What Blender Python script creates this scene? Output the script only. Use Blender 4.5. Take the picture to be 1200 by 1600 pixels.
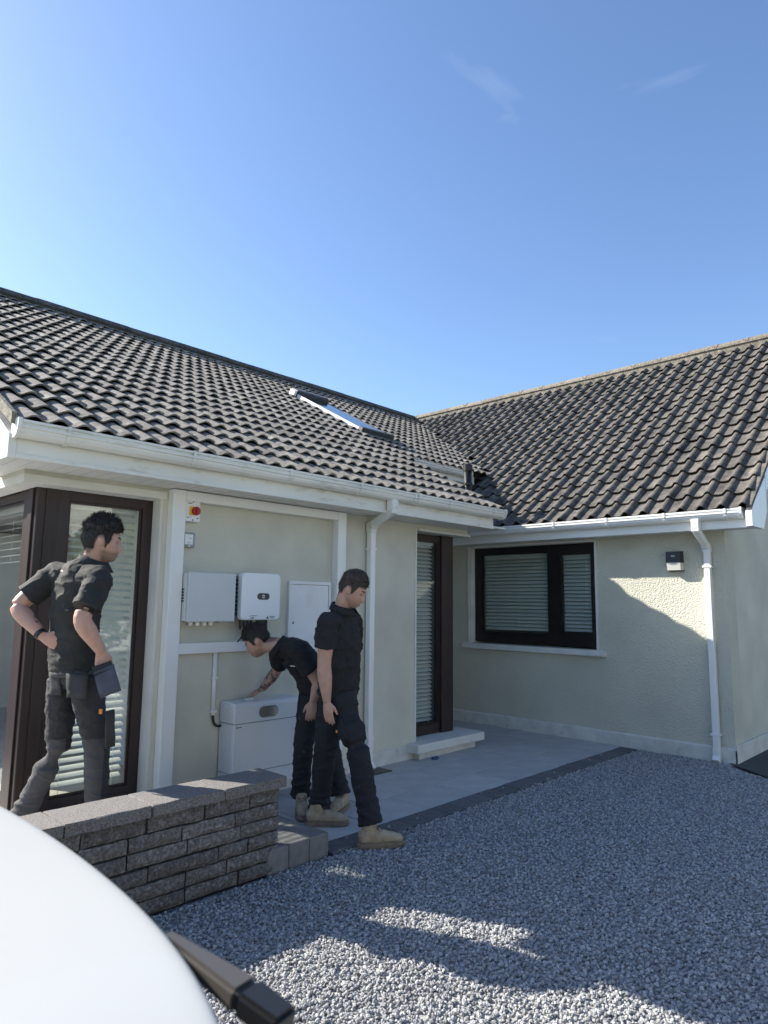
import bpy, bmesh, math, random
from mathutils import Vector, Matrix, Quaternion, noise
random.seed(7)
for o in list(bpy.data.objects): bpy.data.objects.remove(o)
SC = bpy.context.scene
COL = SC.collection

# ------------------------------------------------------------------ camera, sky, sun
cam = bpy.data.cameras.new('camera'); camo = bpy.data.objects.new('camera', cam); COL.objects.link(camo)
RT = Vector((0.68915, -0.72452, 0.01241)); UP = Vector((-0.10415, -0.08209, 0.99117)); FW = Vector((0.7171, 0.68435, 0.13203))
mw = Matrix((RT, UP, -FW)).transposed().to_4x4(); mw.translation = (0, 0, 1.6)
camo.matrix_world = mw
cam.sensor_fit = 'VERTICAL'; cam.sensor_height = 36; cam.sensor_width = 27; cam.lens = 24.0
cam.clip_start = 0.05; cam.clip_end = 4000
cam.dof.use_dof = True; cam.dof.focus_distance = 5.0; cam.dof.aperture_fstop = 5.5
SC.camera = camo
SUN = Vector((-0.475, 1.0, 0.73)).normalized()
wd = bpy.data.worlds.new('World'); SC.world = wd; wd.use_nodes = True
nt = wd.node_tree; nt.nodes.clear()
sky = nt.nodes.new('ShaderNodeTexSky'); sky.sky_type = 'NISHITA'; sky.sun_disc = False
sky.sun_elevation = math.asin(SUN.z); sky.sun_rotation = math.atan2(SUN.x, SUN.y)
sky.altitude = 0; sky.air_density = 1.0; sky.dust_density = 0.7; sky.ozone_density = 3.0
bg = nt.nodes.new('ShaderNodeBackground'); bg.inputs[1].default_value = 0.105
ow = nt.nodes.new('ShaderNodeOutputWorld')
# thin cirrus wisps
tc = nt.nodes.new('ShaderNodeTexCoord'); mp = nt.nodes.new('ShaderNodeMapping'); mp.inputs['Scale'].default_value = (2.2, 2.2, 7.0); mp.inputs['Rotation'].default_value = (0.2, 0.5, 0.4)
nz = nt.nodes.new('ShaderNodeTexNoise'); nz.inputs['Scale'].default_value = 1.6; nz.inputs['Detail'].default_value = 7; nz.inputs['Distortion'].default_value = 0.9
cr = nt.nodes.new('ShaderNodeValToRGB'); cr.color_ramp.elements[0].position = 0.66; cr.color_ramp.elements[1].position = 0.85
cr.color_ramp.elements[1].color = (0.11, 0.11, 0.11, 1)
mx = nt.nodes.new('ShaderNodeMix'); mx.data_type = 'RGBA'; mx.inputs[7].default_value = (5.5, 5.8, 6.2, 1)
vr_ = nt.nodes.new('ShaderNodeVectorRotate'); vr_.inputs['Axis'].default_value = (-0.742, 0.157, 0.651); vr_.inputs['Angle'].default_value = 0.169
nt.links.new(tc.outputs['Generated'], vr_.inputs['Vector']); nt.links.new(vr_.outputs[0], mp.inputs[0]); nt.links.new(mp.outputs[0], nz.inputs[0]); nt.links.new(nz.outputs[0], cr.inputs[0])
nt.links.new(cr.outputs[0], mx.inputs[0]); nt.links.new(sky.outputs[0], mx.inputs[6])
hs = nt.nodes.new('ShaderNodeHueSaturation'); hs.inputs['Saturation'].default_value = 1.06; hs.inputs['Hue'].default_value = 0.503
nt.links.new(mx.outputs[2], hs.inputs['Color']); nt.links.new(hs.outputs[0], bg.inputs[0]); nt.links.new(bg.outputs[0], ow.inputs[0])
sl = bpy.data.lights.new('sun', 'SUN'); slo = bpy.data.objects.new('sun', sl); COL.objects.link(slo)
sl.energy = 4.9; sl.angle = math.radians(0.53); sl.color = (1.0, 0.95, 0.86)
slo.rotation_euler = (-SUN).to_track_quat('-Z', 'Y').to_euler(); slo.location = (-5, 10, 12)
SC.view_settings.view_transform = 'Standard'; SC.view_settings.look = 'None'
SC.view_settings.exposure = 1.24; SC.view_settings.gamma = 1.0; SC.view_settings.use_curve_mapping = False

# ------------------------------------------------------------------ materials
MATS = {}
def mat(name, col, rough=0.6, var=0.0, vscale=4.0, bump=0.0, bscale=40.0, bdetail=3, metal=0.0, spec=0.5, rnd=0.0, col2=None, c2scale=3.0, c2lo=0.5, c2hi=0.65, coat=0.0, bdist=0.01, stretch=None, tex='noise', sss=0.0, world=False):
    m = bpy.data.materials.new(name); m.use_nodes = True
    t = m.node_tree; b = t.nodes['Principled BSDF']; L = t.links.new
    b.inputs['Roughness'].default_value = rough; b.inputs['Metallic'].default_value = metal
    b.inputs['Specular IOR Level'].default_value = spec; b.inputs['Coat Weight'].default_value = coat
    if sss: b.inputs['Subsurface Weight'].default_value = sss; b.inputs['Subsurface Radius'].default_value = (0.02, 0.008, 0.004); b.inputs['Subsurface Scale'].default_value = 0.4
    tc = t.nodes.new('ShaderNodeTexCoord'); src = t.nodes.new('ShaderNodeNewGeometry').outputs['Position'] if world else tc.outputs['Object']
    if stretch:
        mp = t.nodes.new('ShaderNodeMapping'); mp.inputs['Scale'].default_value = stretch; L(src, mp.inputs[0]); src = mp.outputs[0]
    rgb = t.nodes.new('ShaderNodeRGB'); rgb.outputs[0].default_value = (*col, 1); cur = rgb.outputs[0]
    def noise_(scale, det=4):
        n = t.nodes.new('ShaderNodeTexNoise'); n.inputs['Scale'].default_value = scale; n.inputs['Detail'].default_value = det; L(src, n.inputs['Vector']); return n.outputs[0]
    if col2:
        rp = t.nodes.new('ShaderNodeMapRange'); rp.inputs[1].default_value = c2lo; rp.inputs[2].default_value = c2hi; L(noise_(c2scale, 6), rp.inputs[0])
        mx = t.nodes.new('ShaderNodeMix'); mx.data_type = 'RGBA'; mx.inputs[7].default_value = (*col2, 1); L(rp.outputs[0], mx.inputs[0]); L(cur, mx.inputs[6]); cur = mx.outputs[2]
    fac = None
    if var:
        rp = t.nodes.new('ShaderNodeMapRange'); rp.inputs[1].default_value = 0.3; rp.inputs[2].default_value = 0.7; rp.inputs[3].default_value = 1 - var; rp.inputs[4].default_value = 1 + var; L(noise_(vscale, 5), rp.inputs[0]); fac = rp.outputs[0]
    if rnd:
        oi = t.nodes.new('ShaderNodeObjectInfo'); at = t.nodes.new('ShaderNodeAttribute'); at.attribute_name = 'var'
        ad = t.nodes.new('ShaderNodeMath'); ad.operation = 'ADD'; L(oi.outputs['Random'], ad.inputs[0]); L(at.outputs['Fac'], ad.inputs[1])
        fr = t.nodes.new('ShaderNodeMath'); fr.operation = 'FRACT'; L(ad.outputs[0], fr.inputs[0])
        rp = t.nodes.new('ShaderNodeMapRange'); rp.inputs[3].default_value = 1 - rnd; rp.inputs[4].default_value = 1 + rnd; L(fr.outputs[0], rp.inputs[0])
        if fac is not None:
            mu = t.nodes.new('ShaderNodeMath'); mu.operation = 'MULTIPLY'; L(fac, mu.inputs[0]); L(rp.outputs[0], mu.inputs[1]); fac = mu.outputs[0]
        else: fac = rp.outputs[0]
    if fac is not None:
        vm = t.nodes.new('ShaderNodeVectorMath'); vm.operation = 'SCALE'; L(cur, vm.inputs[0]); L(fac, vm.inputs['Scale']); cur = vm.outputs[0]
    L(cur, b.inputs['Base Color'])
    if bump:
        if tex == 'voronoi':
            n = t.nodes.new('ShaderNodeTexVoronoi'); n.inputs['Scale'].default_value = bscale; n.feature = 'SMOOTH_F1'; L(src, n.inputs['Vector']); h = n.outputs[0]
        else: h = noise_(bscale, bdetail)
        bp = t.nodes.new('ShaderNodeBump'); bp.inputs['Strength'].default_value = bump; bp.inputs['Distance'].default_value = bdist; L(h, bp.inputs['Height']); L(bp.outputs[0], b.inputs['Normal'])
    MATS[name] = m; return m
def glassmat(name, tint, ior=1.52, rough=0.0, refl=(1, 1, 1)):
    m = bpy.data.materials.new(name); m.use_nodes = True; t = m.node_tree; t.nodes.clear(); L = t.links.new
    o = t.nodes.new('ShaderNodeOutputMaterial'); a = t.nodes.new('ShaderNodeBsdfTransparent'); a.inputs[0].default_value = (*tint, 1)
    g = t.nodes.new('ShaderNodeBsdfGlossy'); g.inputs['Roughness'].default_value = rough; g.inputs[0].default_value = (*refl, 1)
    f = t.nodes.new('ShaderNodeFresnel'); ge = t.nodes.new('ShaderNodeNewGeometry'); io = t.nodes.new('ShaderNodeMapRange'); io.inputs[3].default_value = ior; io.inputs[4].default_value = 1 / ior; L(ge.outputs['Backfacing'], io.inputs[0]); L(io.outputs[0], f.inputs[0])
    mu = t.nodes.new('ShaderNodeMath'); mu.operation = 'MULTIPLY'; mu.inputs[1].default_value = 1.1; mu.use_clamp = True; L(f.outputs[0], mu.inputs[0])
    x = t.nodes.new('ShaderNodeMixShader'); L(mu.outputs[0], x.inputs[0]); L(a.outputs[0], x.inputs[1]); L(g.outputs[0], x.inputs[2]); L(x.outputs[0], o.inputs[0])
    MATS[name] = m; return m
mat('render_a', (0.60, 0.585, 0.485), 0.9, var=0.10, vscale=2.2, bump=0.55, bscale=95, bdetail=4, bdist=0.006, col2=(0.56, 0.54, 0.46), c2scale=0.9, c2lo=0.45, c2hi=0.75)
mat('render_b', (0.60, 0.585, 0.48), 0.9, var=0.08, vscale=1.5, bump=1.0, bscale=72, bdetail=2.5, bdist=0.017)
mat('plinth', (0.62, 0.61, 0.56), 0.8, var=0.12, vscale=7, bump=0.3, bscale=60, bdist=0.004, col2=(0.36, 0.34, 0.28), c2scale=9, c2lo=0.62, c2hi=0.8)
mat('white_wall', (0.66, 0.65, 0.6), 0.85, var=0.08, vscale=3, bump=0.3, bscale=80, bdist=0.004)
mat('pvc', (0.80, 0.80, 0.78), 0.35, var=0.03, vscale=2)
mat('pvc_old', (0.74, 0.73, 0.67), 0.45, var=0.07, vscale=3, col2=(0.40, 0.39, 0.31), c2scale=11, c2lo=0.58, c2hi=0.85, stretch=(0.45, 1.6, 1.6))
mat('pvc_groove', (0.55, 0.55, 0.52), 0.5)
mat('soffit', (0.72, 0.71, 0.66), 0.5, var=0.04)
mat('brown_frame', (0.028, 0.0155, 0.0145), 0.42, var=0.25, vscale=2, stretch=(14, 14, 0.8), bump=0.15, bscale=6, bdist=0.002)
mat('black_frame', (0.012, 0.010, 0.011), 0.35, var=0.2, vscale=5)
mat('slat', (0.78, 0.78, 0.72), 0.5, var=0.03)
mat('cord', (0.7, 0.7, 0.66), 0.8)
mat('sill', (0.66, 0.66, 0.62), 0.75, var=0.07, vscale=6, col2=(0.48, 0.46, 0.40), c2scale=12, c2lo=0.62, c2hi=0.8)
mat('tile_a', (0.185, 0.168, 0.147), 0.95, var=0.38, vscale=17, rnd=0.2, bump=0.7, bscale=90, bdist=0.006, col2=(0.27, 0.255, 0.215), c2scale=7, c2lo=0.54, c2hi=0.70, world=True)
mat('tile_b', (0.115, 0.103, 0.088), 0.95, var=0.38, vscale=12, rnd=0.2, bump=0.7, bscale=80, bdist=0.006, col2=(0.05, 0.046, 0.042), c2scale=4.5, c2lo=0.48, c2hi=0.68, world=True)
mat('underlay', (0.05, 0.045, 0.04), 0.95)
mat('ridge_shaded', (0.085, 0.08, 0.07), 0.95, var=0.35, vscale=16, rnd=0.15, bump=0.7, bscale=60, bdist=0.008)  # dark copy: the shade on the front wing ridge is put into the colour
mat('ridge_sunlit', (0.20, 0.178, 0.14), 0.95, var=0.35, vscale=18, rnd=0.15, bump=0.9, bscale=55, bdist=0.012, col2=(0.13, 0.115, 0.09), c2scale=14, c2lo=0.5, c2hi=0.62)  # tan copy: the sunlit look of the other ridge is put into the colour
mat('black_plastic', (0.012, 0.012, 0.013), 0.4)
mat('lead', (0.05, 0.052, 0.056), 0.5, var=0.15, vscale=8)
mat('inside_wall', (0.78, 0.77, 0.73), 0.9)
mat('inside_floor', (0.55, 0.50, 0.42), 0.6, var=0.1)
mat('slab', (0.44, 0.44, 0.435), 0.85, var=0.10, vscale=5, rnd=0.06, bump=0.25, bscale=130, bdist=0.003)
mat('edging', (0.115, 0.118, 0.122), 0.9, var=0.16, vscale=14, rnd=0.14, bump=0.3, bscale=130, bdist=0.003)
mat('step_block', (0.20, 0.19, 0.185), 0.9, var=0.2, vscale=16, rnd=0.1, bump=0.45, bscale=120, bdist=0.004)
mat('joint', (0.05, 0.049, 0.047), 0.95, var=0.2, vscale=30)
mat('brick', (0.15, 0.139, 0.128), 0.93, world=True, var=0.5, vscale=70, rnd=0.22, bump=1.0, bscale=120, bdetail=5, bdist=0.012, col2=(0.25, 0.235, 0.22), c2scale=38, c2lo=0.52, c2hi=0.68)
mat('cap', (0.165, 0.153, 0.142), 0.93, world=True, var=0.55, vscale=120, rnd=0.08, bump=0.7, bscale=150, bdist=0.004)
mat('mortar', (0.03, 0.029, 0.028), 0.95)
mat('gravel_base', (0.33, 0.325, 0.315), 0.95, var=0.4, vscale=45, bump=1.0, bscale=45, bdist=0.02, tex='voronoi')
mat('asphalt', (0.05, 0.05, 0.052), 0.95, var=0.3, vscale=60, bump=0.6, bscale=120, bdist=0.006)
mat('far_ground', (0.10, 0.13, 0.05), 0.95, var=0.3, vscale=0.4)
mat('grey_box', (0.58, 0.60, 0.60), 0.45, var=0.02)
mat('inverter_white', (0.80, 0.82, 0.84), 0.32)
mat('alu', (0.30, 0.30, 0.31), 0.45, metal=0.7, var=0.1)
mat('print_dark', (0.05, 0.05, 0.055), 0.5)
mat('logo_white', (0.85, 0.85, 0.85), 0.5)
mat('red', (0.38, 0.012, 0.02), 0.35)
mat('yellow', (0.80, 0.46, 0.03), 0.45)
mat('switch_grey', (0.30, 0.32, 0.35), 0.4)
mat('battery', (0.74, 0.755, 0.765), 0.33)
mat('battery_side', (0.68, 0.68, 0.69), 0.35, metal=0.1)
mat('battery_seam', (0.12, 0.12, 0.125), 0.5)
mat('silver', (0.72, 0.70, 0.66), 0.22, metal=0.85)
mat('cabinet', (0.74, 0.75, 0.75), 0.5, var=0.05, vscale=4, col2=(0.60, 0.60, 0.59), c2scale=5, c2lo=0.55, c2hi=0.8)
mat('lens', (0.62, 0.62, 0.56), 0.3)
mat('car_white', (0.40, 0.405, 0.395), 0.45, coat=0.15, spec=0.3)
mat('car_trim', (0.075, 0.068, 0.06), 0.34, var=0.06)
mat('car_glass', (0.01, 0.012, 0.014), 0.05, spec=0.8)
mat('tyre', (0.015, 0.015, 0.015), 0.85, bump=0.3, bscale=60)
mat('rim', (0.45, 0.45, 0.46), 0.3, metal=0.9)
mat('skin', (0.50, 0.29, 0.215), 0.55, var=0.09, vscale=25, sss=0.12, bump=0.15, bscale=180, bdist=0.002)
def stubble_mix(m):
    t = m.node_tree; b = t.nodes['Principled BSDF']; src = b.inputs['Base Color'].links[0].from_socket
    a = t.nodes.new('ShaderNodeAttribute'); a.attribute_name = 'stub'; x = t.nodes.new('ShaderNodeMix'); x.data_type = 'RGBA'; x.inputs[7].default_value = (0.075, 0.048, 0.038, 1)
    t.links.new(a.outputs['Fac'], x.inputs[0]); t.links.new(src, x.inputs[6]); t.links.new(x.outputs[2], b.inputs['Base Color'])
stubble_mix(MATS['skin'])
mat('skin_tattoo', (0.44, 0.255, 0.19), 0.55, var=0.08, vscale=25, sss=0.1, col2=(0.10, 0.085, 0.085), c2scale=34, c2lo=0.50, c2hi=0.56)
mat('hair', (0.018, 0.013, 0.010), 0.6, var=0.4, vscale=60, bump=1.0, bscale=150, bdist=0.006, stretch=(1, 1, 0.5))
mat('hair_short', (0.055, 0.038, 0.030), 0.7, var=0.4, vscale=60, bump=0.8, bscale=220, bdist=0.003)
mat('lip', (0.36, 0.15, 0.12), 0.5)
mat('polo_black', (0.013, 0.013, 0.0145), 0.85, var=0.25, vscale=9, bump=0.4, bscale=14, bdetail=2, bdist=0.01)
mat('polo_faded', (0.023, 0.023, 0.0215), 0.85, var=0.25, vscale=9, bump=0.4, bscale=14, bdetail=2, bdist=0.01)
mat('trouser_black', (0.011, 0.0115, 0.015), 0.8, var=0.3, vscale=9, bump=0.5, bscale=18, bdist=0.01, col2=(0.05, 0.05, 0.056), c2scale=16, c2lo=0.66, c2hi=0.74)
mat('trouser_dark', (0.030, 0.0295, 0.031), 0.85, var=0.25, vscale=9, bump=0.5, bscale=18, bdist=0.01)
mat('trouser_grey', (0.062, 0.060, 0.062), 0.85, var=0.18, vscale=12, bump=0.5, bscale=20, bdist=0.01)
mat('pocket_blue', (0.075, 0.080, 0.105), 0.85, var=0.15, vscale=12, bump=0.4, bscale=24, bdist=0.008)
mat('orange', (0.75, 0.24, 0.03), 0.6)
mat('boot', (0.36, 0.285, 0.19), 0.85, var=0.22, vscale=18, bump=0.4, bscale=60, bdist=0.004, col2=(0.22, 0.175, 0.125), c2scale=14, c2lo=0.55, c2hi=0.75)
mat('sole', (0.20, 0.155, 0.11), 0.9, var=0.2, vscale=20)
mat('lace', (0.14, 0.11, 0.08), 0.9)
mat('eye', (0.02, 0.015, 0.012), 0.2)
mat('cloth_white', (0.8, 0.8, 0.8), 0.9, var=0.05)
mat('leaf', (0.055, 0.095, 0.03), 0.7, var=0.4, vscale=0.9, rnd=0.2)
mat('bark', (0.09, 0.07, 0.05), 0.95, bump=0.6, bscale=12, bdist=0.03)
mat('stud', (0.55, 0.56, 0.58), 0.4)
glassmat('glass', (0.95, 0.97, 0.965))
glassmat('glass_dark', (0.86, 0.89, 0.885))
glassmat('skyglass', (0.25, 0.30, 0.33), 1.9)

# ------------------------------------------------------------------ helpers
def link(name, me, m=None, parent=None, loc=None):
    o = bpy.data.objects.new(name, me); COL.objects.link(o)
    if m is not None and me is not None and not me.materials: me.materials.append(MATS[m] if isinstance(m, str) else m)
    if parent is not None: o.parent = parent
    if loc is not None: o.location = loc
    return o
def obj(name, bm, m, parent=None, smooth=False, loc=None, fix=True):
    if fix: bmesh.ops.recalc_face_normals(bm, faces=bm.faces[:])
    me = bpy.data.meshes.new(name); bm.to_mesh(me); bm.free()
    if smooth:
        for p in me.polygons: p.use_smooth = True
    return link(name, me, m, parent, loc)
def empty(name, loc=(0, 0, 0)):
    o = bpy.data.objects.new(name, None); COL.objects.link(o); o.location = loc; o.empty_display_size = 0.1; return o
def tag(o, label=None, cat=None, group=None, kind=None):
    if label: o['label'] = label
    if cat: o['category'] = cat
    if group: o['group'] = group
    if kind: o['kind'] = kind
    return o
def BM(): return bmesh.new()
def box(bm, x0, x1, y0, y1, z0, z1, bev=0.0, seg=2):
    v = [bm.verts.new((x, y, z)) for z in (z0, z1) for y in (y0, y1) for x in (x0, x1)]
    fs = [bm.faces.new([v[i] for i in q]) for q in ((0, 2, 3, 1), (4, 5, 7, 6), (0, 1, 5, 4), (2, 6, 7, 3), (0, 4, 6, 2), (1, 3, 7, 5))]
    if bev:
        es = list({e for f in fs for e in f.edges}); bmesh.ops.bevel(bm, geom=es, offset=bev, segments=seg, affect='EDGES', profile=0.5)
    return bm
def bx(name, x0, x1, y0, y1, z0, z1, m, parent=None, bev=0.0, smooth=False, seg=2):
    return obj(name, box(BM(), x0, x1, y0, y1, z0, z1, bev, seg), m, parent, smooth)
def tube(bm, pts, rad, side=None, n=12, cap=True):
    pts = [Vector(p) for p in pts]; rings = []
    ref = Vector(side) if side is not None else None
    for i, p in enumerate(pts):
        a = pts[max(i - 1, 0)]; b = pts[min(i + 1, len(pts) - 1)]; t = (b - a).normalized()
        s = ref if ref is not None else (Vector((0, 0, 1)) if abs(t.z) < 0.9 else Vector((1, 0, 0)))
        u = (s - t * s.dot(t)).normalized(); w = t.cross(u)
        r = rad[i] if isinstance(rad, (list, tuple)) else rad
        ra, rb = r if isinstance(r, (list, tuple)) else (r, r)
        rings.append([bm.verts.new(p + u * (ra * math.cos(2 * math.pi * k / n)) + w * (rb * math.sin(2 * math.pi * k / n))) for k in range(n)])
    for i in range(len(rings) - 1):
        for k in range(n): bm.faces.new((rings[i][k], rings[i][(k + 1) % n], rings[i + 1][(k + 1) % n], rings[i + 1][k]))
    if cap: bm.faces.new(rings[0][::-1]); bm.faces.new(rings[-1])
    return bm
def extrude_profile(prof, axis, a, b, closed=True):
    """profile list of 2D points, extruded along axis ('x': prof is (y,z); 'y': prof is (x,z))"""
    bm = BM(); r = []
    for t in (a, b): r.append([bm.verts.new((t, p[0], p[1]) if axis == 'x' else (p[0], t, p[1])) for p in prof])
    n = len(prof)
    for k in range(n if closed else n - 1): bm.faces.new((r[0][k], r[0][(k + 1) % n], r[1][(k + 1) % n], r[1][k]))
    if closed: bm.faces.new(r[0][::-1]); bm.faces.new(r[1])
    return bm
def wall_holes(axis, u0, u1, z0, z1, d0, d1, holes):
    """solid wall in the plane of axis ('x': runs along x, thickness in y d0..d1), holes = (ua, ub, za, zb)"""
    us = sorted({u0, u1, *[h[0] for h in holes], *[h[1] for h in holes]}); zs = sorted({z0, z1, *[h[2] for h in holes], *[h[3] for h in holes]})
    us = [u for u in us if u0 <= u <= u1]; zs = [z for z in zs if z0 <= z <= z1]
    solid = lambda i, j: 0 <= i < len(us) - 1 and 0 <= j < len(zs) - 1 and not any(h[0] <= (us[i] + us[i + 1]) / 2 <= h[1] and h[2] <= (zs[j] + zs[j + 1]) / 2 <= h[3] for h in holes)
    bm = BM(); P = lambda u, d, z: bm.verts.new((u, d, z) if axis == 'x' else (d, u, z))
    for i in range(len(us) - 1):
        for j in range(len(zs) - 1):
            if not solid(i, j): continue
            a, b, c, e = us[i], us[i + 1], zs[j], zs[j + 1]
            bm.faces.new((P(a, d0, c), P(b, d0, c), P(b, d0, e), P(a, d0, e))); bm.faces.new((P(a, d1, c), P(a, d1, e), P(b, d1, e), P(b, d1, c)))
            if not solid(i - 1, j): bm.faces.new((P(a, d0, c), P(a, d0, e), P(a, d1, e), P(a, d1, c)))
            if not solid(i + 1, j): bm.faces.new((P(b, d0, c), P(b, d1, c), P(b, d1, e), P(b, d0, e)))
            if not solid(i, j - 1): bm.faces.new((P(a, d0, c), P(a, d1, c), P(b, d1, c), P(b, d0, c)))
            if not solid(i, j + 1): bm.faces.new((P(a, d0, e), P(b, d0, e), P(b, d1, e), P(a, d1, e)))
    bmesh.ops.remove_doubles(bm, verts=bm.verts[:], dist=1e-5)
    return bm
def remesh(bm, vox, smooth=4, fac=0.5):
    bmesh.ops.recalc_face_normals(bm, faces=bm.faces[:])
    me = bpy.data.meshes.new('tmp'); bm.to_mesh(me); bm.free()
    o = bpy.data.objects.new('tmp', me); COL.objects.link(o)
    r = o.modifiers.new('r', 'REMESH'); r.mode = 'VOXEL'; r.voxel_size = vox
    if smooth: s = o.modifiers.new('s', 'SMOOTH'); s.iterations = smooth; s.factor = fac
    dg = bpy.context.evaluated_depsgraph_get()
    nm = bpy.data.meshes.new_from_object(o.evaluated_get(dg)); nm.materials.clear()
    bpy.data.objects.remove(o); bpy.data.meshes.remove(me)
    for p in nm.polygons: p.use_smooth = True
    return nm
def bez(a, b, c, n=8):
    a, b, c = Vector(a), Vector(b), Vector(c)
    return [a * (1 - t) ** 2 + b * 2 * t * (1 - t) + c * t * t for t in [i / (n - 1) for i in range(n)]]

# ------------------------------------------------------------------ ground, paving
g = BM()
for q in ((-900, 2000, -900, 2000),): 
    vs = [g.verts.new(p) for p in ((q[0], q[2], -0.06), (q[1], q[2], -0.06), (q[1], q[3], -0.06), (q[0], q[3], -0.06))]; g.faces.new(vs)
tag(obj('ground', g, 'far_ground'), kind='structure')
g = BM(); vs = [g.verts.new(p) for p in ((-6, -7, -0.02), (14, -7, -0.02), (14, 4.6, -0.02), (-6, 4.6, -0.02))]; g.faces.new(vs)
tag(obj('driveway', g, 'gravel_base'), kind='structure')
g = BM(); vs = [g.verts.new(p) for p in ((7.74, 2.44, 0.008), (7.30, 1.86, 0.008), (6.3, 0.2, 0.008), (5.6, -7, 0.008), (30, -7, 0.008), (30, 2.44, 0.008))]; g.faces.new(vs)
tag(obj('tarmac', g, 'asphalt'), kind='structure')
# lower patio with slabs
pat = tag(bx('patio', 3.135, 7.78, 3.60, 6.419, -0.05, -0.004, 'joint'), kind='structure')
rr = random.Random(3)
y = 3.606
row = 0
slabs = {}
while y < 6.25:
    x = 3.14 - (0.30 if row % 2 else 0.0); hh = 0.445
    while x < 7.76:
        xa, xb = max(x, 3.14), min(x + 0.6, 7.775)
        if xb - xa > 0.08 and not (xb < 6.45 and y > 4.9):
            key = round(xb - xa, 3)
            if key not in slabs:
                b = box(BM(), 0, xb - xa - 0.009, 0, hh - 0.009, -0.035, 0.0, 0.003, 1); me = bpy.data.meshes.new('paving_slab'); bmesh.ops.recalc_face_normals(b, faces=b.faces[:]); b.to_mesh(me); b.free(); me.materials.append(MATS['slab']); slabs[key] = me
            o = link('paving_slab', slabs[key], None, pat, (xa, y, 0.004 + rr.uniform(-0.0012, 0.0012)))
        x += 0.6
    y += hh; row += 1
edg = tag(bx('patio_edging', 3.135, 7.78, 3.415, 3.598, -0.06, -0.006, 'joint'), kind='structure')
b = box(BM(), 0, 0.195, 0, 0.186, -0.05, 0.0, 0.005, 2); me = bpy.data.meshes.new('edging_block'); bmesh.ops.recalc_face_normals(b, faces=b.faces[:]); b.to_mesh(me); b.free(); me.materials.append(MATS['edging'])
for i in range(23):
    link('edging_block', me, None, edg, (3.14 + i * 0.2, 3.412 + rr.uniform(-0.003, 0.003), 0.007 + rr.uniform(-0.002, 0.002)))
# raised platform behind the garden wall, with concrete block kerb
ZP = 0.135
plat = tag(bx('raised_terrace', -1.0, 2.78, 3.55, 4.93, -0.05, ZP - 0.012, 'joint'), kind='structure')
for i in range(6):
    for j in range(3):
        bx('paving_slab', -0.98 + i * 0.6, -0.386 + i * 0.6 if i < 5 else 2.615, 3.70 + j * 0.41, 4.105 + j * 0.41, ZP - 0.04, ZP + rr.uniform(-0.001, 0.001), 'slab', plat, 0.003)
kerb = tag(bx('block_step', 2.63, 3.10, 3.45, 4.84, -0.05, ZP - 0.02, 'joint'), kind='structure')
def blockmesh(a, b_, h):
    b = box(BM(), 0, a, 0, b_, -h, 0.0, 0.008, 2); me = bpy.data.meshes.new('concrete_block'); bmesh.ops.recalc_face_normals(b, faces=b.faces[:]); b.to_mesh(me); b.free(); me.materials.append(MATS['step_block']); return me
kb = blockmesh(0.158, 0.228, 0.17)
for i in range(3):
    for j in range(6):
        link('concrete_block', kb, None, kerb, (2.632 + i * 0.162, 3.425 + j * 0.233, ZP + rr.uniform(-0.003, 0.003)))
# sunny paving to the left of the house (seen in the side glass)
side = tag(bx('side_path', -9, -1.02, 3.9, 16, -0.05, 0.03, 'slab'), kind='structure')
bx('path_strip', -1.0, 1.55, 4.95, 16, -0.05, 0.031, 'slab', side)

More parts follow.
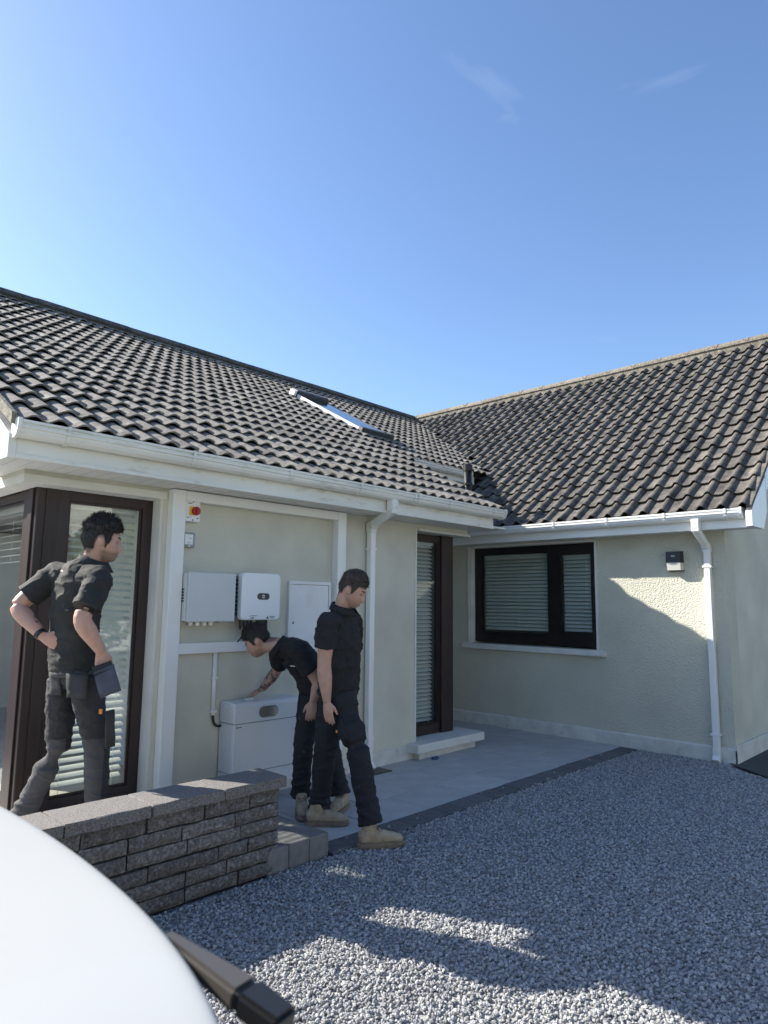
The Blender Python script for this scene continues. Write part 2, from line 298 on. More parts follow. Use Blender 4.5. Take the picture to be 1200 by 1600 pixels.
# ------------------------------------------------------------------ gravel (stuff)
def gravel():
    bm = BM(); poly = ((0.5, -0.6), (2.2, 0.0), (4.2, 0.2), (6.35, 0.6), (7.28, 1.84), (7.76, 2.5), (7.76, 3.40), (2.76, 3.41), (0.5, 3.40))
    bm.faces.new([bm.verts.new((x, y, -0.012)) for x, y in poly])
    bmesh.ops.triangulate(bm, faces=bm.faces[:])
    bmesh.ops.subdivide_edges(bm, edges=bm.edges[:], cuts=24, use_grid_fill=True); bmesh.ops.triangulate(bm, faces=bm.faces[:])
    for v in bm.verts:
        ed = min(1.0, max(0.0, (3.35 - v.co.y) / 0.4)); v.co.z += ed * (0.014 * noise.noise(v.co * 1.1) + 0.006 * noise.noise(v.co * 3.5))
    ns = len(bm.faces)
    for x0, x1, y0, y1, zz in ((3.14, 7.76, 3.41, 3.60, 0.004), (3.14, 7.76, 3.60, 3.8, 0.0), (2.64, 3.1, 3.43, 3.6, ZP - 0.004)):
        bm.faces.new([bm.verts.new(p) for p in ((x0, y0, zz), (x1, y0, zz), (x1, y1, zz), (x0, y1, zz))])
    o = obj('gravel', bm, 'gravel_base', fix=False)
    at_ = o.data.attributes.new('dens', 'FLOAT', 'FACE'); at_.data.foreach_set('value', [1.0] * ns + [0.006, 0.0012, 0.0015])
    m = mat('stone', (0.325, 0.323, 0.322), 0.92, rnd=0.42, var=0.12, vscale=60)
    ng = bpy.data.node_groups.new('gravel', 'GeometryNodeTree')
    ng.interface.new_socket('Geometry', in_out='INPUT', socket_type='NodeSocketGeometry'); ng.interface.new_socket('Geometry', in_out='OUTPUT', socket_type='NodeSocketGeometry')
    N = ng.nodes.new; L = ng.links.new
    gi = N('NodeGroupInput'); go = N('NodeGroupOutput'); jn = N('GeometryNodeJoinGeometry')
    dg_ = N('GeometryNodeDeleteGeometry'); dg_.domain = 'FACE'; nb = N('GeometryNodeInputNamedAttribute'); nb.data_type = 'FLOAT'; nb.inputs[0].default_value = 'dens'; cmp_ = N('ShaderNodeMath'); cmp_.operation = 'LESS_THAN'; cmp_.inputs[1].default_value = 0.5; L(nb.outputs[0], cmp_.inputs[0]); L(cmp_.outputs[0], dg_.inputs[1]); L(gi.outputs[0], dg_.inputs[0])
    L(dg_.outputs[0], jn.inputs[0])
    for seed, dens, lo, hi, dz in ((1, 3500, 0.0045, 0.0125, 0.0), (2, 2200, 0.0045, 0.0115, 0.010), (3, 2000, 0.0035, 0.008, 0.004)):
        dp = N('GeometryNodeDistributePointsOnFaces'); na = N('GeometryNodeInputNamedAttribute'); na.data_type = 'FLOAT'; na.inputs[0].default_value = 'dens'; mm = N('ShaderNodeMath'); mm.operation = 'MULTIPLY'; mm.inputs[1].default_value = dens; L(na.outputs[0], mm.inputs[0]); L(mm.outputs[0], dp.inputs['Density']); dp.inputs['Seed'].default_value = seed; L(gi.outputs[0], dp.inputs[0])
        ico = N('GeometryNodeMeshIcoSphere'); ico.inputs['Radius'].default_value = 1.0; ico.inputs['Subdivisions'].default_value = 2 if seed == 2 else 1
        nz = N('ShaderNodeTexNoise'); nz.inputs['Scale'].default_value = 1.1 + 0.3 * seed; sp = N('GeometryNodeSetPosition')
        vm = N('ShaderNodeVectorMath'); vm.operation = 'SUBTRACT'; vm.inputs[1].default_value = (0.5, 0.5, 0.5); L(nz.outputs['Color'], vm.inputs[0])
        vs = N('ShaderNodeVectorMath'); vs.operation = 'SCALE'; vs.inputs['Scale'].default_value = 1.7; L(vm.outputs[0], vs.inputs[0])
        L(ico.outputs[0], sp.inputs[0]); L(vs.outputs[0], sp.inputs['Offset'])
        ss = N('GeometryNodeSetShadeSmooth'); ss.inputs['Shade Smooth'].default_value = False; L(sp.outputs[0], ss.inputs[0])
        sm = N('GeometryNodeSetMaterial'); sm.inputs['Material'].default_value = m; L(ss.outputs[0], sm.inputs[0])
        rs = N('FunctionNodeRandomValue'); rs.data_type = 'FLOAT_VECTOR'; rs.inputs[0].default_value = (lo, lo, lo * 0.8); rs.inputs[1].default_value = (hi, hi, hi * 0.75); rs.inputs['Seed'].default_value = seed + 10
        rt = N('FunctionNodeRandomValue'); rt.data_type = 'FLOAT_VECTOR'; rt.inputs[0].default_value = (-0.7, -0.7, 0); rt.inputs[1].default_value = (0.7, 0.7, 6.28); rt.inputs['Seed'].default_value = seed + 20
        ip = N('GeometryNodeInstanceOnPoints'); L(dp.outputs[0], ip.inputs['Points']); L(sm.outputs[0], ip.inputs['Instance']); L(rt.outputs[0], ip.inputs['Rotation']); L(rs.outputs[0], ip.inputs['Scale'])
        tr = N('GeometryNodeTransform'); tr.inputs['Translation'].default_value = (0, 0, dz); L(ip.outputs[0], tr.inputs[0]); L(tr.outputs[0], jn.inputs[0])
    L(jn.outputs[0], go.inputs[0])
    md = o.modifiers.new('gravel', 'NODES'); md.node_group = ng
    tag(o, 'grey crushed stone gravel spread over the driveway', 'gravel', kind='stuff')
gravel()

# ------------------------------------------------------------------ house
H = tag(empty('bungalow', (4, 5, 0)), 'cream rendered bungalow with grey tiled roofs, white gutters and dark window frames', 'house')
HINV = Matrix.Translation((-4, -5, 0))
def hp(o):                       # parent to house without moving
    o.parent = H; o.matrix_parent_inverse = HINV; return o
def sub(o, p):
    o.parent = p; o.matrix_parent_inverse = p.matrix_parent_inverse.copy() if False else Matrix.Identity(4); return o
YA, XB = 4.85, 7.80
SA, SB = 0.548, 0.794
RZ = 5.66
AE_Y, AE_Z = 4.36, 2.645         # eave line of roof A (underside of tiles at gutter)
BE_X, BE_Z = 7.40, 2.575
ARY = AE_Y + (RZ - AE_Z) / SA    # ridge A (y)
BRX = BE_X + (RZ - BE_Z) / SB    # ridge B (x)
zA = lambda y: AE_Z + SA * (y - AE_Y)
zB = lambda x: BE_Z + SB * (x - BE_X)
# wing A walls: front, left end, right end, interior
hp(obj('wall', wall_holes('x', 1.60, 6.52, -0.05, 2.50, YA, YA + 0.28, [(1.6, 2.61, 0.16, 2.385), (5.60, 6.53, 0.16, 2.385)]), 'render_a'))
hp(obj('wall', wall_holes('y', YA + 0.281, 9.6, -0.05, 2.50, 1.60, 1.88, [(YA + 0.28, 7.1, 0.16, 2.385)]), 'render_a'))
hp(obj('wall', wall_holes('y', YA + 0.281, 6.419, -0.05, 2.50, 6.24, 6.52, [(YA + 0.28, 5.6, 0.16, 2.385)]), 'render_a'))
gb = BM(); pts = [(4.5, 2.502), (9.7 * 2 - 4.5, 2.502), (ARY, RZ - 0.16)]
v0 = [gb.verts.new((1.60, p[0] if i != 0 else 4.62, p[1])) for i, p in enumerate(pts)]; v1 = [gb.verts.new((1.84, p[0] if i != 0 else 4.62, p[1])) for i, p in enumerate(pts)]
gb.faces.new(v0); gb.faces.new(v1[::-1])
for i in range(3): gb.faces.new((v0[i], v0[(i + 1) % 3], v1[(i + 1) % 3], v1[i]))
hp(obj('gable_wall', gb, 'render_a'))
hp(bx('wall', 1.60, 6.2, 9.601, 9.8, -0.05, 2.50, 'inside_wall'))
hp(bx('interior_floor', 1.9, 6.23, YA + 0.29, 9.59, 0.02, 0.12, 'inside_floor'))
hp(bx('interior_ceiling', 1.89, 6.235, YA + 0.285, 9.595, 2.44, 2.49, 'inside_wall'))
hp(bx('interior_partition', 3.02, 3.1, YA + 0.29, 8.4, 0.12, 2.44, 'inside_wall'))
hp(bx('interior_partition', 5.0, 5.08, YA + 0.29, 8.4, 0.12, 2.44, 'inside_wall'))
# recess wall behind, main wall under the upper eave
hp(bx('wall', 6.521, 8.6, 6.42, 6.65, -0.05, 3.30, 'white_wall'))
hp(bx('wall', 1.6, 15, 14.6, 14.85, -0.05, 2.6, 'render_a'))
# wing B
BW = (3.885, 5.765, 1.07, 2.375)
hp(obj('wall', wall_holes('y', 2.39, 6.419, -0.05, 2.44, XB, XB + 0.28, [BW]), 'render_b'))
gb = BM(); pr = [(XB + 0.282, -0.05), (14.9, -0.05), (14.9, 2.5), (BRX, RZ - 0.15), (XB + 0.282, 2.75)]
hp(obj('gable_wall', extrude_profile(pr, 'y', 2.392, 2.65), 'render_a'))
hp(bx('corner_band', XB + 0.001, XB + 0.281, 2.386, 2.45, 2.441, 2.74, 'render_a'))
hp(bx('interior_wall', 9.2, 9.3, 2.66, 6.36, 0, 2.44, 'inside_wall'))
hp(bx('interior_wall', XB + 0.281, 9.19, 6.25, 6.35, 0, 2.44, 'inside_wall'))
hp(bx('interior_floor', XB + 0.281, 9.19, 2.66, 6.24, 0.0, 0.1, 'inside_floor'))
hp(bx('interior_ceiling', XB + 0.283, 9.19, 2.66, 6.19, 2.40, 2.45, 'inside_wall'))
# plinths
hp(bx('plinth', 2.76, 5.58, YA - 0.016, YA - 0.001, -0.05, 0.145, 'plinth', None, 0.004))
hp(bx('plinth', 5.581, 6.5, YA - 0.014, YA - 0.001, -0.05, 0.10, 'plinth', None, 0.004))
hp(obj('plinth', extrude_profile([(XB - 0.022, -0.05), (XB - 0.022, 0.135), (XB - 0.002, 0.155), (XB - 0.001, -0.05)], 'y', 2.371, 6.415), 'plinth'))
hp(bx('plinth', XB - 0.022, 14.9, 2.366, 2.389, -0.05, 0.185, 'plinth', None, 0.004))

# ---- windows
def window(name, axis, u0, u1, z0, z1, d, dirn, lights, fm, glass, fw=0.06, fd=0.07, slat=None, corner=None):
    """frame in plane; axis 'x' -> runs along x at y=d; lights=list of (ua,ub) glazed areas; dirn +1: inside is +"""
    w = empty(name, (0, 0, 0)); hp(w)
    def put(nm, a, b, d0, d1, c, e, m, par, bev=0.0):
        lo, hi = min(d0, d1), max(d0, d1)
        return sub(bx(nm, *( (a, b, lo, hi, c, e) if axis == 'x' else (lo, hi, a, b, c, e)), m, None, bev), par)
    holes = [(a, b, c, e) for a, b, c, e in lights]
    sub(obj('frame', wall_holes(axis, u0, u1, z0, z1, d, d + dirn * fd, holes), fm), w)
    for a, b, c, e in lights:
        put('bead', a + 0.001, b - 0.001, d + dirn * 0.014, d + dirn * 0.024, c + 0.001, c + 0.018, fm, w)
        put('bead', a + 0.001, b - 0.001, d + dirn * 0.014, d + dirn * 0.024, e - 0.018, e - 0.001, fm, w)
        put('bead', a + 0.001, a + 0.018, d + dirn * 0.014, d + dirn * 0.024, c + 0.0185, e - 0.0185, fm, w)
        put('bead', b - 0.018, b - 0.001, d + dirn * 0.014, d + dirn * 0.024, c + 0.0185, e - 0.0185, fm, w)
        put('pane', a + 0.0005, b - 0.0005, d + dirn * 0.028, d + dirn * 0.034, c + 0.0005, e - 0.0005, glass, w)
        if slat:
            pitch, tilt, wd_, z_lo, off = slat
            bm = BM(); n = 6; L_ = b - a - 0.03
            ra, rb = [], []
            for k in range(n + 1):
                s = -1 + 2 * k / n; du = s * wd_ / 2; cz = 0.003 * (1 - s * s)
                dd = du * math.cos(tilt) - cz * math.sin(tilt); zz = du * math.sin(tilt) + cz * math.cos(tilt)
                for lst, uu in ((ra, 0), (rb, L_)): lst.append(bm.verts.new((uu, dirn * dd, zz) if axis == 'x' else (dirn * dd, uu, zz)))
            for k in range(n): bm.faces.new((ra[k], ra[k + 1], rb[k + 1], rb[k]))
            ms = bpy.data.meshes.new('slat'); bm.to_mesh(ms); bm.free(); ms.materials.append(MATS['slat'])
            for p in ms.polygons: p.use_smooth = True
            zz = e - 0.06; q = random.Random(int(a * 100))
            while zz > max(c + 0.02, z_lo):
                o = link('slat', ms, None, None, (a + 0.015, d + dirn * off, zz) if axis == 'x' else (d + dirn * off, a + 0.015, zz)); sub(o, w)
                if axis == 'x': o.rotation_euler = (q.uniform(-0.05, 0.05), q.uniform(-0.003, 0.003), 0)
                else: o.rotation_euler = (q.uniform(-0.003, 0.003), q.uniform(-0.05, 0.05), 0)
                zz -= pitch
            put('head_rail', a + 0.01, b - 0.01, d + dirn * (off - 0.02), d + dirn * (off + 0.02), e - 0.045, e - 0.005, 'slat', w)
            for f_ in (0.16, 0.84) if b - a < 0.9 else (0.12, 0.5, 0.88):
                c_ = a + (b - a) * f_
                put('cord', c_, c_ + 0.003, d + dirn * (off - wd_ / 2 * abs(math.cos(tilt)) - 0.006), d + dirn * (off - wd_ / 2 * abs(math.cos(tilt)) - 0.004), max(c, z_lo), e - 0.05, 'cord', w)
    return w
# left corner window: front light and side light, meeting at a corner post
window('corner_window', 'x', 1.93, 2.585, 0.165, 2.372, YA + 0.12, 1, [(1.945, 2.505, 0.25, 2.30)], 'brown_frame', 'glass', slat=(0.052, 0.45, 0.050, 0.25, 0.10))
w2 = window('corner_window', 'y', YA + 0.325, 7.05, 0.165, 2.372, 1.725, 1, [(YA + 0.36, 6.15, 0.25, 2.30), (6.25, 7.0, 0.25, 2.30)], 'brown_frame', 'glass', slat=(0.052, 0.10, 0.048, 1.85, 0.12))
hp(bx('corner_post', 1.722, 1.928, YA + 0.108, YA + 0.324, 0.163, 2.384, 'brown_frame', None, 0.006))
hp(bx('post_cover', 1.78, 1.86, YA + 0.098, YA + 0.107, 0.166, 2.38, 'brown_frame', None, 0.003))
hp(bx('post_cover', 1.708, 1.721, YA + 0.16, YA + 0.24, 0.166, 2.38, 'brown_frame', None, 0.003))
# white reveal lining and head band of the left opening
hp(bx('reveal', 2.586, 2.609, YA + 0.003, YA + 0.20, 0.16, 2.384, 'white_wall'))
hp(obj('lintel_band', extrude_profile([(YA - 0.014, 2.375), (YA + 0.10, 2.366), (YA + 0.10, 2.384), (YA - 0.001, 2.43), (YA - 0.014, 2.43)], 'x', 1.589, 2.625), 'white_wall'))
hp(obj('lintel_band', extrude_profile([(1.585, 2.375), (1.71, 2.366), (1.71, 2.384), (1.599, 2.43), (1.585, 2.43)], 'y', YA - 0.0135, 7.2), 'white_wall'))
hp(bx('lintel_face', 1.590, 1.5995, YA + 0.002, 7.1, 2.431, 2.461, 'render_a'))
# right corner window
window('corner_window', 'x', 5.61, 6.19, 0.17, 2.372, YA + 0.15, 1, [(5.66, 6.165, 0.27, 2.31)], 'brown_frame', 'glass_dark', slat=(0.045, 0.70, 0.047, 0.27, 0.10))
hp(bx('corner_post', 6.192, 6.40, YA + 0.12, YA + 0.33, 0.165, 2.384, 'brown_frame', None, 0.006))
window('corner_window', 'y', YA + 0.332, 5.58, 0.17, 2.372, 6.36, -1, [(YA + 0.36, 5.54, 0.27, 2.31)], 'brown_frame', 'glass_dark')
hp(bx('reveal_trim', 5.575, 5.60, YA - 0.008, YA - 0.0005, 0.11, 2.41, 'sill'))
hp(bx('reveal_trim', 5.601, 6.535, YA - 0.03, YA - 0.0005, 2.386, 2.41, 'sill'))
hp(bx('floor_sill', 5.46, 6.62, YA - 0.16, YA + 0.24, 0.075, 0.165, 'sill', None, 0.01))
hp(bx('floor_sill_base', 5.55, 6.52, YA - 0.10, YA - 0.017, 0.0, 0.074, 'plinth', None, 0.006))
# wing B window
window('casement_window', 'y', BW[0] + 0.002, BW[1] - 0.002, 1.095, BW[3] - 0.002, XB + 0.10, 1, [(4.585, 5.64, 1.215, 2.29), (3.98, 4.42, 1.255, 2.255)], 'black_frame', 'glass_dark', slat=(0.0475, 0.92, 0.05, 1.21, 0.09))
# white surround of the wing B window
for a in ((BW[0] - 0.03, BW[0] - 0.001, 1.07, 2.405), (BW[1] + 0.001, BW[1] + 0.03, 1.07, 2.405), (BW[0] - 0.0005, BW[1] + 0.0005, 2.376, 2.405)):
    hp(bx('window_surround', XB - 0.012, XB - 0.0005, a[0], a[1], a[2], a[3], 'sill', None, 0.002))
hp(bx('reveal', XB + 0.001, XB + 0.16, BW[1] - 0.018, BW[1] - 0.0005, 1.072, 2.374, 'sill'))
hp(bx('reveal', XB + 0.001, XB + 0.16, BW[0] + 0.0005, BW[0] + 0.004, 1.072, 2.374, 'sill'))
hp(bx('window_sill', XB - 0.075, XB + 0.18, 3.77, 5.86, 1.0, 1.069, 'sill', None, 0.008))
# vent in wing B
v = hp(bx('vent', XB - 0.010, XB - 0.0005, 3.35, 3.58, 2.265, 2.335, 'render_b', None, 0.002))
for k in range(3): hp(bx('vent_louvre', XB - 0.018, XB - 0.0105, 3.36, 3.57, 2.272 + k * 0.022, 2.284 + k * 0.022, 'render_b'))

# ---- eaves, gutters
def gutter_profile(o, z, s):   # o: back coordinate, s: outward sign; ogee-like outer face with three ribs
    P = [(0, 0.0), (0, 0.095), (0.006, 0.095), (0.006, 0.012), (0.05, 0.008), (0.088, 0.034), (0.098, 0.085), (0.098, 0.098), (0.112, 0.098), (0.112, 0.082), (0.099, 0.079), (0.099, 0.068), (0.111, 0.064), (0.110, 0.050), (0.097, 0.046), (0.096, 0.030), (0.085, 0.012), (0.055, -0.004)]
    return [(o + s * a, z + b) for a, b in P]
def bracket(axis, t, o, z, s, m, w=0.022):
    P = [(0.002, -0.008), (0.056, -0.012), (0.09, 0.006), (0.103, 0.026), (0.108, 0.042), (0.116, 0.05), (0.118, 0.102), (0.104, 0.104), (0.104, 0.099), (0.1125, 0.0985), (0.112, 0.06), (0.10, 0.03), (0.085, 0.012), (0.055, -0.006), (0.002, -0.002)]
    return obj('bracket', extrude_profile([(o + s * a, z + b) for a, b in P], axis, t, t + w), m)
FZ = 2.455                                     # fascia A
hp(bx('fascia', 1.40, 6.49, 4.46, 4.485, FZ, 2.60, 'pvc_old', None, 0.003))
hp(bx('fascia_lip', 1.40, 6.49, 4.448, 4.4595, FZ - 0.002, FZ + 0.024, 'pvc_old', None, 0.003))
sf = hp(bx('soffit', 1.40, 6.50, 4.486, YA - 0.0005, 2.462, 2.476, 'soffit'))
for i in range(50):
    sub(bx('soffit_groove', 1.44 + i * 0.1, 1.444 + i * 0.1, 4.488, YA - 0.002, 2.4600, 2.4618, 'pvc_groove'), sf)
hp(bx('soffit', 6.501, 6.75, 4.47, 6.1, 2.47, 2.49, 'soffit'))
ga = hp(obj('gutter', extrude_profile(gutter_profile(4.455, 2.575, -1), 'x', 1.372, 6.60), 'pvc_old'))
for xx in (1.375, 6.585):
    sub(obj('gutter_end', extrude_profile([(4.456, 2.565), (4.456, 2.68), (4.338, 2.68), (4.338, 2.645), (4.348, 2.61), (4.37, 2.578), (4.40, 2.565)], 'x', xx - 0.008, xx + 0.016), 'pvc_old'), ga)
for xx in (1.66, 2.55, 3.44, 4.25, 4.99, 5.55, 6.35): sub(bracket('x', xx, 4.455, 2.575, -1, 'pvc_old'), ga)
sub(bracket('x', 5.05, 4.455, 2.575, -1, 'pvc_old', 0.05), ga)
# end box of the left verge
hp(obj('box_end', extrude_profile([(4.452, FZ - 0.004), (4.452, 2.60), (5.30, zA(5.30) - 0.03), (5.30, FZ - 0.004)], 'x', 1.355, 1.399), 'pvc_old'))
hp(bx('box_end', 1.3995, 1.598, 5.28, 5.30, FZ - 0.003, 2.95, 'pvc_old'))
hp(bx('soffit', 1.3995, 1.599, YA, 5.279, 2.462, 2.476, 'soffit'))
def slope_board(name, x0, x1, y0, y1, zoff0, zoff1, f, m):
    bm = BM(); vs = []
    for x in (x0, x1):
        for y, zz in ((y0, zoff0), (y1, zoff0), (y1, zoff1), (y0, zoff1)): vs.append(bm.verts.new((x, y, f(y) + zz)))
    for q in ((0, 1, 2, 3), (7, 6, 5, 4), (0, 4, 5, 1), (1, 5, 6, 2), (2, 6, 7, 3), (3, 7, 4, 0)): bm.faces.new([vs[i] for i in q])
    return obj(name, bm, m)
hp(slope_board('bargeboard', 1.355, 1.38, 5.301, ARY, -0.19, -0.02, zA, 'pvc_old'))
hp(slope_board('verge_soffit', 1.381, 1.599, 5.301, ARY, -0.19, -0.175, zA, 'soffit'))
# upper eave of the main roof beyond the front wing
UY = 6.06; UZ = zA(UY)
hp(bx('fascia', 6.62, 8.45, UY + 0.09, UY + 0.115, UZ - 0.16, UZ - 0.03, 'pvc', None, 0.003))
gu = hp(obj('gutter', extrude_profile(gutter_profile(UY + 0.088, UZ - 0.085, -1), 'x', 6.62, 8.28), 'pvc'))
for xx in (7.0, 7.55, 8.1): sub(bracket('x', xx, UY + 0.088, UZ - 0.085, -1, 'pvc'), gu)
hp(bx('cladding', 6.63, 8.5, UY + 0.13, UY + 0.15, 2.5, UZ - 0.161, 'white_wall'))
# wing B eave
hp(bx('fascia', 7.505, 7.53, 2.06, 6.41, 2.405, 2.545, 'pvc', None, 0.003))
hp(bx('soffit', 7.531, XB - 0.0005, 2.06, 6.41, 2.415, 2.43, 'soffit'))
gb_ = hp(obj('gutter', extrude_profile(gutter_profile(7.503, 2.50, -1), 'y', 2.10, 6.38), 'pvc'))
sub(obj('gutter_end', extrude_profile([(7.504, 2.49), (7.504, 2.605), (7.386, 2.605), (7.386, 2.57), (7.396, 2.535), (7.418, 2.503), (7.45, 2.49)], 'y', 2.092, 2.118), 'pvc'), gb_)
for yy in (2.24, 2.86, 3.52, 4.2, 4.9, 5.5): sub(bracket('y', yy, 7.503, 2.50, -1, 'pvc'), gb_)
# boxed verge end and bargeboard of wing B
hp(obj('box_end', extrude_profile([(7.40, 2.408), (7.40, 2.56), (7.53, 2.68), (7.95, 2.98), (7.95, 2.62), (7.80, 2.408)], 'y', 2.00, 2.059), 'pvc'))
def slope_board_x(name, y0, y1, x0, x1, a, b, m):
    bm = BM(); vs = []
    for y in (y0, y1):
        for x, zz in ((x0, a), (x1, a), (x1, b), (x0, b)): vs.append(bm.verts.new((x, y, zB(x) + zz)))
    for q in ((0, 1, 2, 3), (7, 6, 5, 4), (0, 4, 5, 1), (1, 5, 6, 2), (2, 6, 7, 3), (3, 7, 4, 0)): bm.faces.new([vs[i] for i in q])
    return obj(name, bm, m)
hp(slope_board_x('bargeboard', 1.998, 2.022, 7.96, BRX, -0.20, -0.005, 'pvc'))
hp(slope_board_x('verge_soffit', 2.023, 2.39, 7.81, BRX, -0.20, -0.185, 'soffit'))

# ---- downpipes
def sq_pipe(bm, pts, w=0.066, side=(1, 0, 0)):
    pts = [Vector(p) for p in pts]; rings = []; s = Vector(side)
    for i, p in enumerate(pts):
        a = pts[max(i - 1, 0)]; b = pts[min(i + 1, len(pts) - 1)]
        t1 = (p - a).normalized() if i else (b - p).normalized(); t2 = (b - p).normalized() if i < len(pts) - 1 else t1
        t = (t1 + t2).normalized(); u = (s - t * s.dot(t)).normalized(); v_ = t.cross(u); k = 1 / max(0.4, t.dot(t1))
        rings.append([bm.verts.new(p + u * (w / 2 * x) + v_ * (w / 2 * y * k)) for x, y in ((1, 0.8), (0.8, 1), (-0.8, 1), (-1, 0.8), (-1, -0.8), (-0.8, -1), (0.8, -1), (1, -0.8))])
    for i in range(len(rings) - 1):
        for k in range(8): bm.faces.new((rings[i][k], rings[i][(k + 1) % 8], rings[i + 1][(k + 1) % 8], rings[i + 1][k]))
    bm.faces.new(rings[0][::-1]); bm.faces.new(rings[-1]); return bm
b = BM(); sq_pipe(b, [(4.73, 4.40, 2.58), (4.73, 4.40, 2.475), (4.845, 4.795, 2.365), (4.845, 4.795, 0.12)]); dpA = hp(obj('downpipe', b, 'pvc'))
sub(obj('outlet', sq_pipe(BM(), [(4.73, 4.40, 2.57), (4.73, 4.40, 2.47)], 0.085), 'pvc_old'), dpA)
sub(obj('elbow', sq_pipe(BM(), [(4.826, 4.73, 2.383), (4.845, 4.795, 2.365), (4.845, 4.795, 2.29)], 0.080), 'pvc_old'), dpA)
for zz in (2.12, 0.30): sub(bx('clip', 4.803, 4.887, 4.752, 4.84, zz, zz + 0.022, 'pvc', None, 0.002), dpA)
sub(obj('collar', sq_pipe(BM(), [(4.845, 4.795, 0.30), (4.845, 4.795, 0.20)], 0.078), 'pvc'), dpA)
sub(obj('shoe', sq_pipe(BM(), [(4.845, 4.795, 0.16), (4.845, 4.795, 0.09), (4.845, 4.74, 0.02)], 0.074), 'pvc'), dpA)
b = BM(); sq_pipe(b, [(7.45, 2.555, 2.52), (7.45, 2.555, 2.40), (7.745, 2.555, 2.235), (7.745, 2.555, 0.10)], 0.066, (0, 1, 0)); dpB = hp(obj('downpipe', b, 'pvc'))
sub(obj('outlet', sq_pipe(BM(), [(7.45, 2.555, 2.515), (7.45, 2.555, 2.39)], 0.082, (0, 1, 0)), 'pvc'), dpB)
sub(obj('elbow', sq_pipe(BM(), [(7.69, 2.555, 2.265), (7.745, 2.555, 2.235), (7.745, 2.555, 2.19)], 0.078, (0, 1, 0)), 'pvc'), dpB)
for zz in (2.02, 0.27): sub(bx('clip', 7.705, 7.79, 2.507, 2.603, zz, zz + 0.022, 'pvc', None, 0.002), dpB)
sub(obj('shoe', sq_pipe(BM(), [(7.745, 2.555, 0.14), (7.745, 2.555, 0.06), (7.70, 2.555, 0.01)], 0.074, (0, 1, 0)), 'pvc'), dpB)
hp(bx('drain_gully', 4.75, 5.0, 4.62, 4.80, 0.0045, 0.012, 'black_plastic'))
# soil pipe
b = BM(); tube(b, [(6.50, 5.30, 2.62), (7.00, 5.30, 2.66), (7.10, 5.30, 2.70), (7.14, 5.30, 2.80), (7.14, 5.30, 3.36)], 0.052, n=20); sp_ = hp(obj('soil_pipe', b, 'black_plastic', None, True))
b = BM(); tube(b, [(7.14, 5.30, 3.33), (7.14, 5.30, 3.41), (7.14, 5.30, 3.425)], [0.062, 0.062, 0.045], n=20); sub(obj('vent_cowl', b, 'black_plastic', None), sp_)
b = BM(); tube(b, [(7.14, 5.30, 3.14), (7.14, 5.30, 3.17)], 0.060, n=20); sub(obj('joint_ring', b, 'black_plastic', None), sp_)

# ---- roofs
def slab_roof(name, quads, m, th=0.10):
    bm = BM()
    for q in quads:
        a = [bm.verts.new(p) for p in q]; b = [bm.verts.new((p[0], p[1], p[2] - th)) for p in q]
        bm.faces.new(a); bm.faces.new(b[::-1])
        for i in range(len(a)): bm.faces.new((a[i], b[i], b[(i + 1) % len(a)], a[(i + 1) % len(a)]))
    return obj(name, bm, m)
lo = -0.012
vx = lambda y: BE_X + (zA(y) - BE_Z) / SB     # valley x for a given y
roofA = hp(slab_roof('roof', [[(1.39, 4.46, zA(4.46) + lo), (6.55, 4.46, zA(4.46) + lo), (6.55, UY + 0.09, zA(UY + 0.09) + lo), (1.39, UY + 0.09, zA(UY + 0.09) + lo)],
    [(1.39, UY + 0.0905, zA(UY + 0.09) + lo), (vx(UY + 0.09) + 0.05, UY + 0.0905, zA(UY + 0.09) + lo), (vx(ARY) + 0.05, ARY, RZ + lo), (1.39, ARY, RZ + lo)],
    [(1.39, ARY + 0.001, RZ + lo), (11.2, ARY + 0.001, RZ + lo), (11.2, 2 * ARY - 4.4, 2.66), (1.39, 2 * ARY - 4.4, 2.66)]], 'underlay'))
roofB = hp(slab_roof('roof', [[(7.52, 2.03, zB(7.52) + lo), (BRX, 2.03, RZ + lo), (BRX, 14.5, RZ + lo), (7.52, 14.5, zB(7.52) + lo)],
    [(BRX + 0.001, 2.03, RZ + lo), (15.1, 2.03, 2.5), (15.1, 14.5, 2.5), (BRX + 0.001, 14.5, RZ + lo)]], 'underlay'))
def tile_profile(w, amp, roll):
    P = []
    n = 10
    for k in range(n + 1):
        u = k / n
        # roll on the right part, shallow pan on the left
        a = 1 - roll
        if u < a: z = -0.008 * math.sin(math.pi * u / a)
        else: z = amp * math.sin(math.pi * (u - a) / roll) ** 1.0
        P.append((u * w, z))
    return P
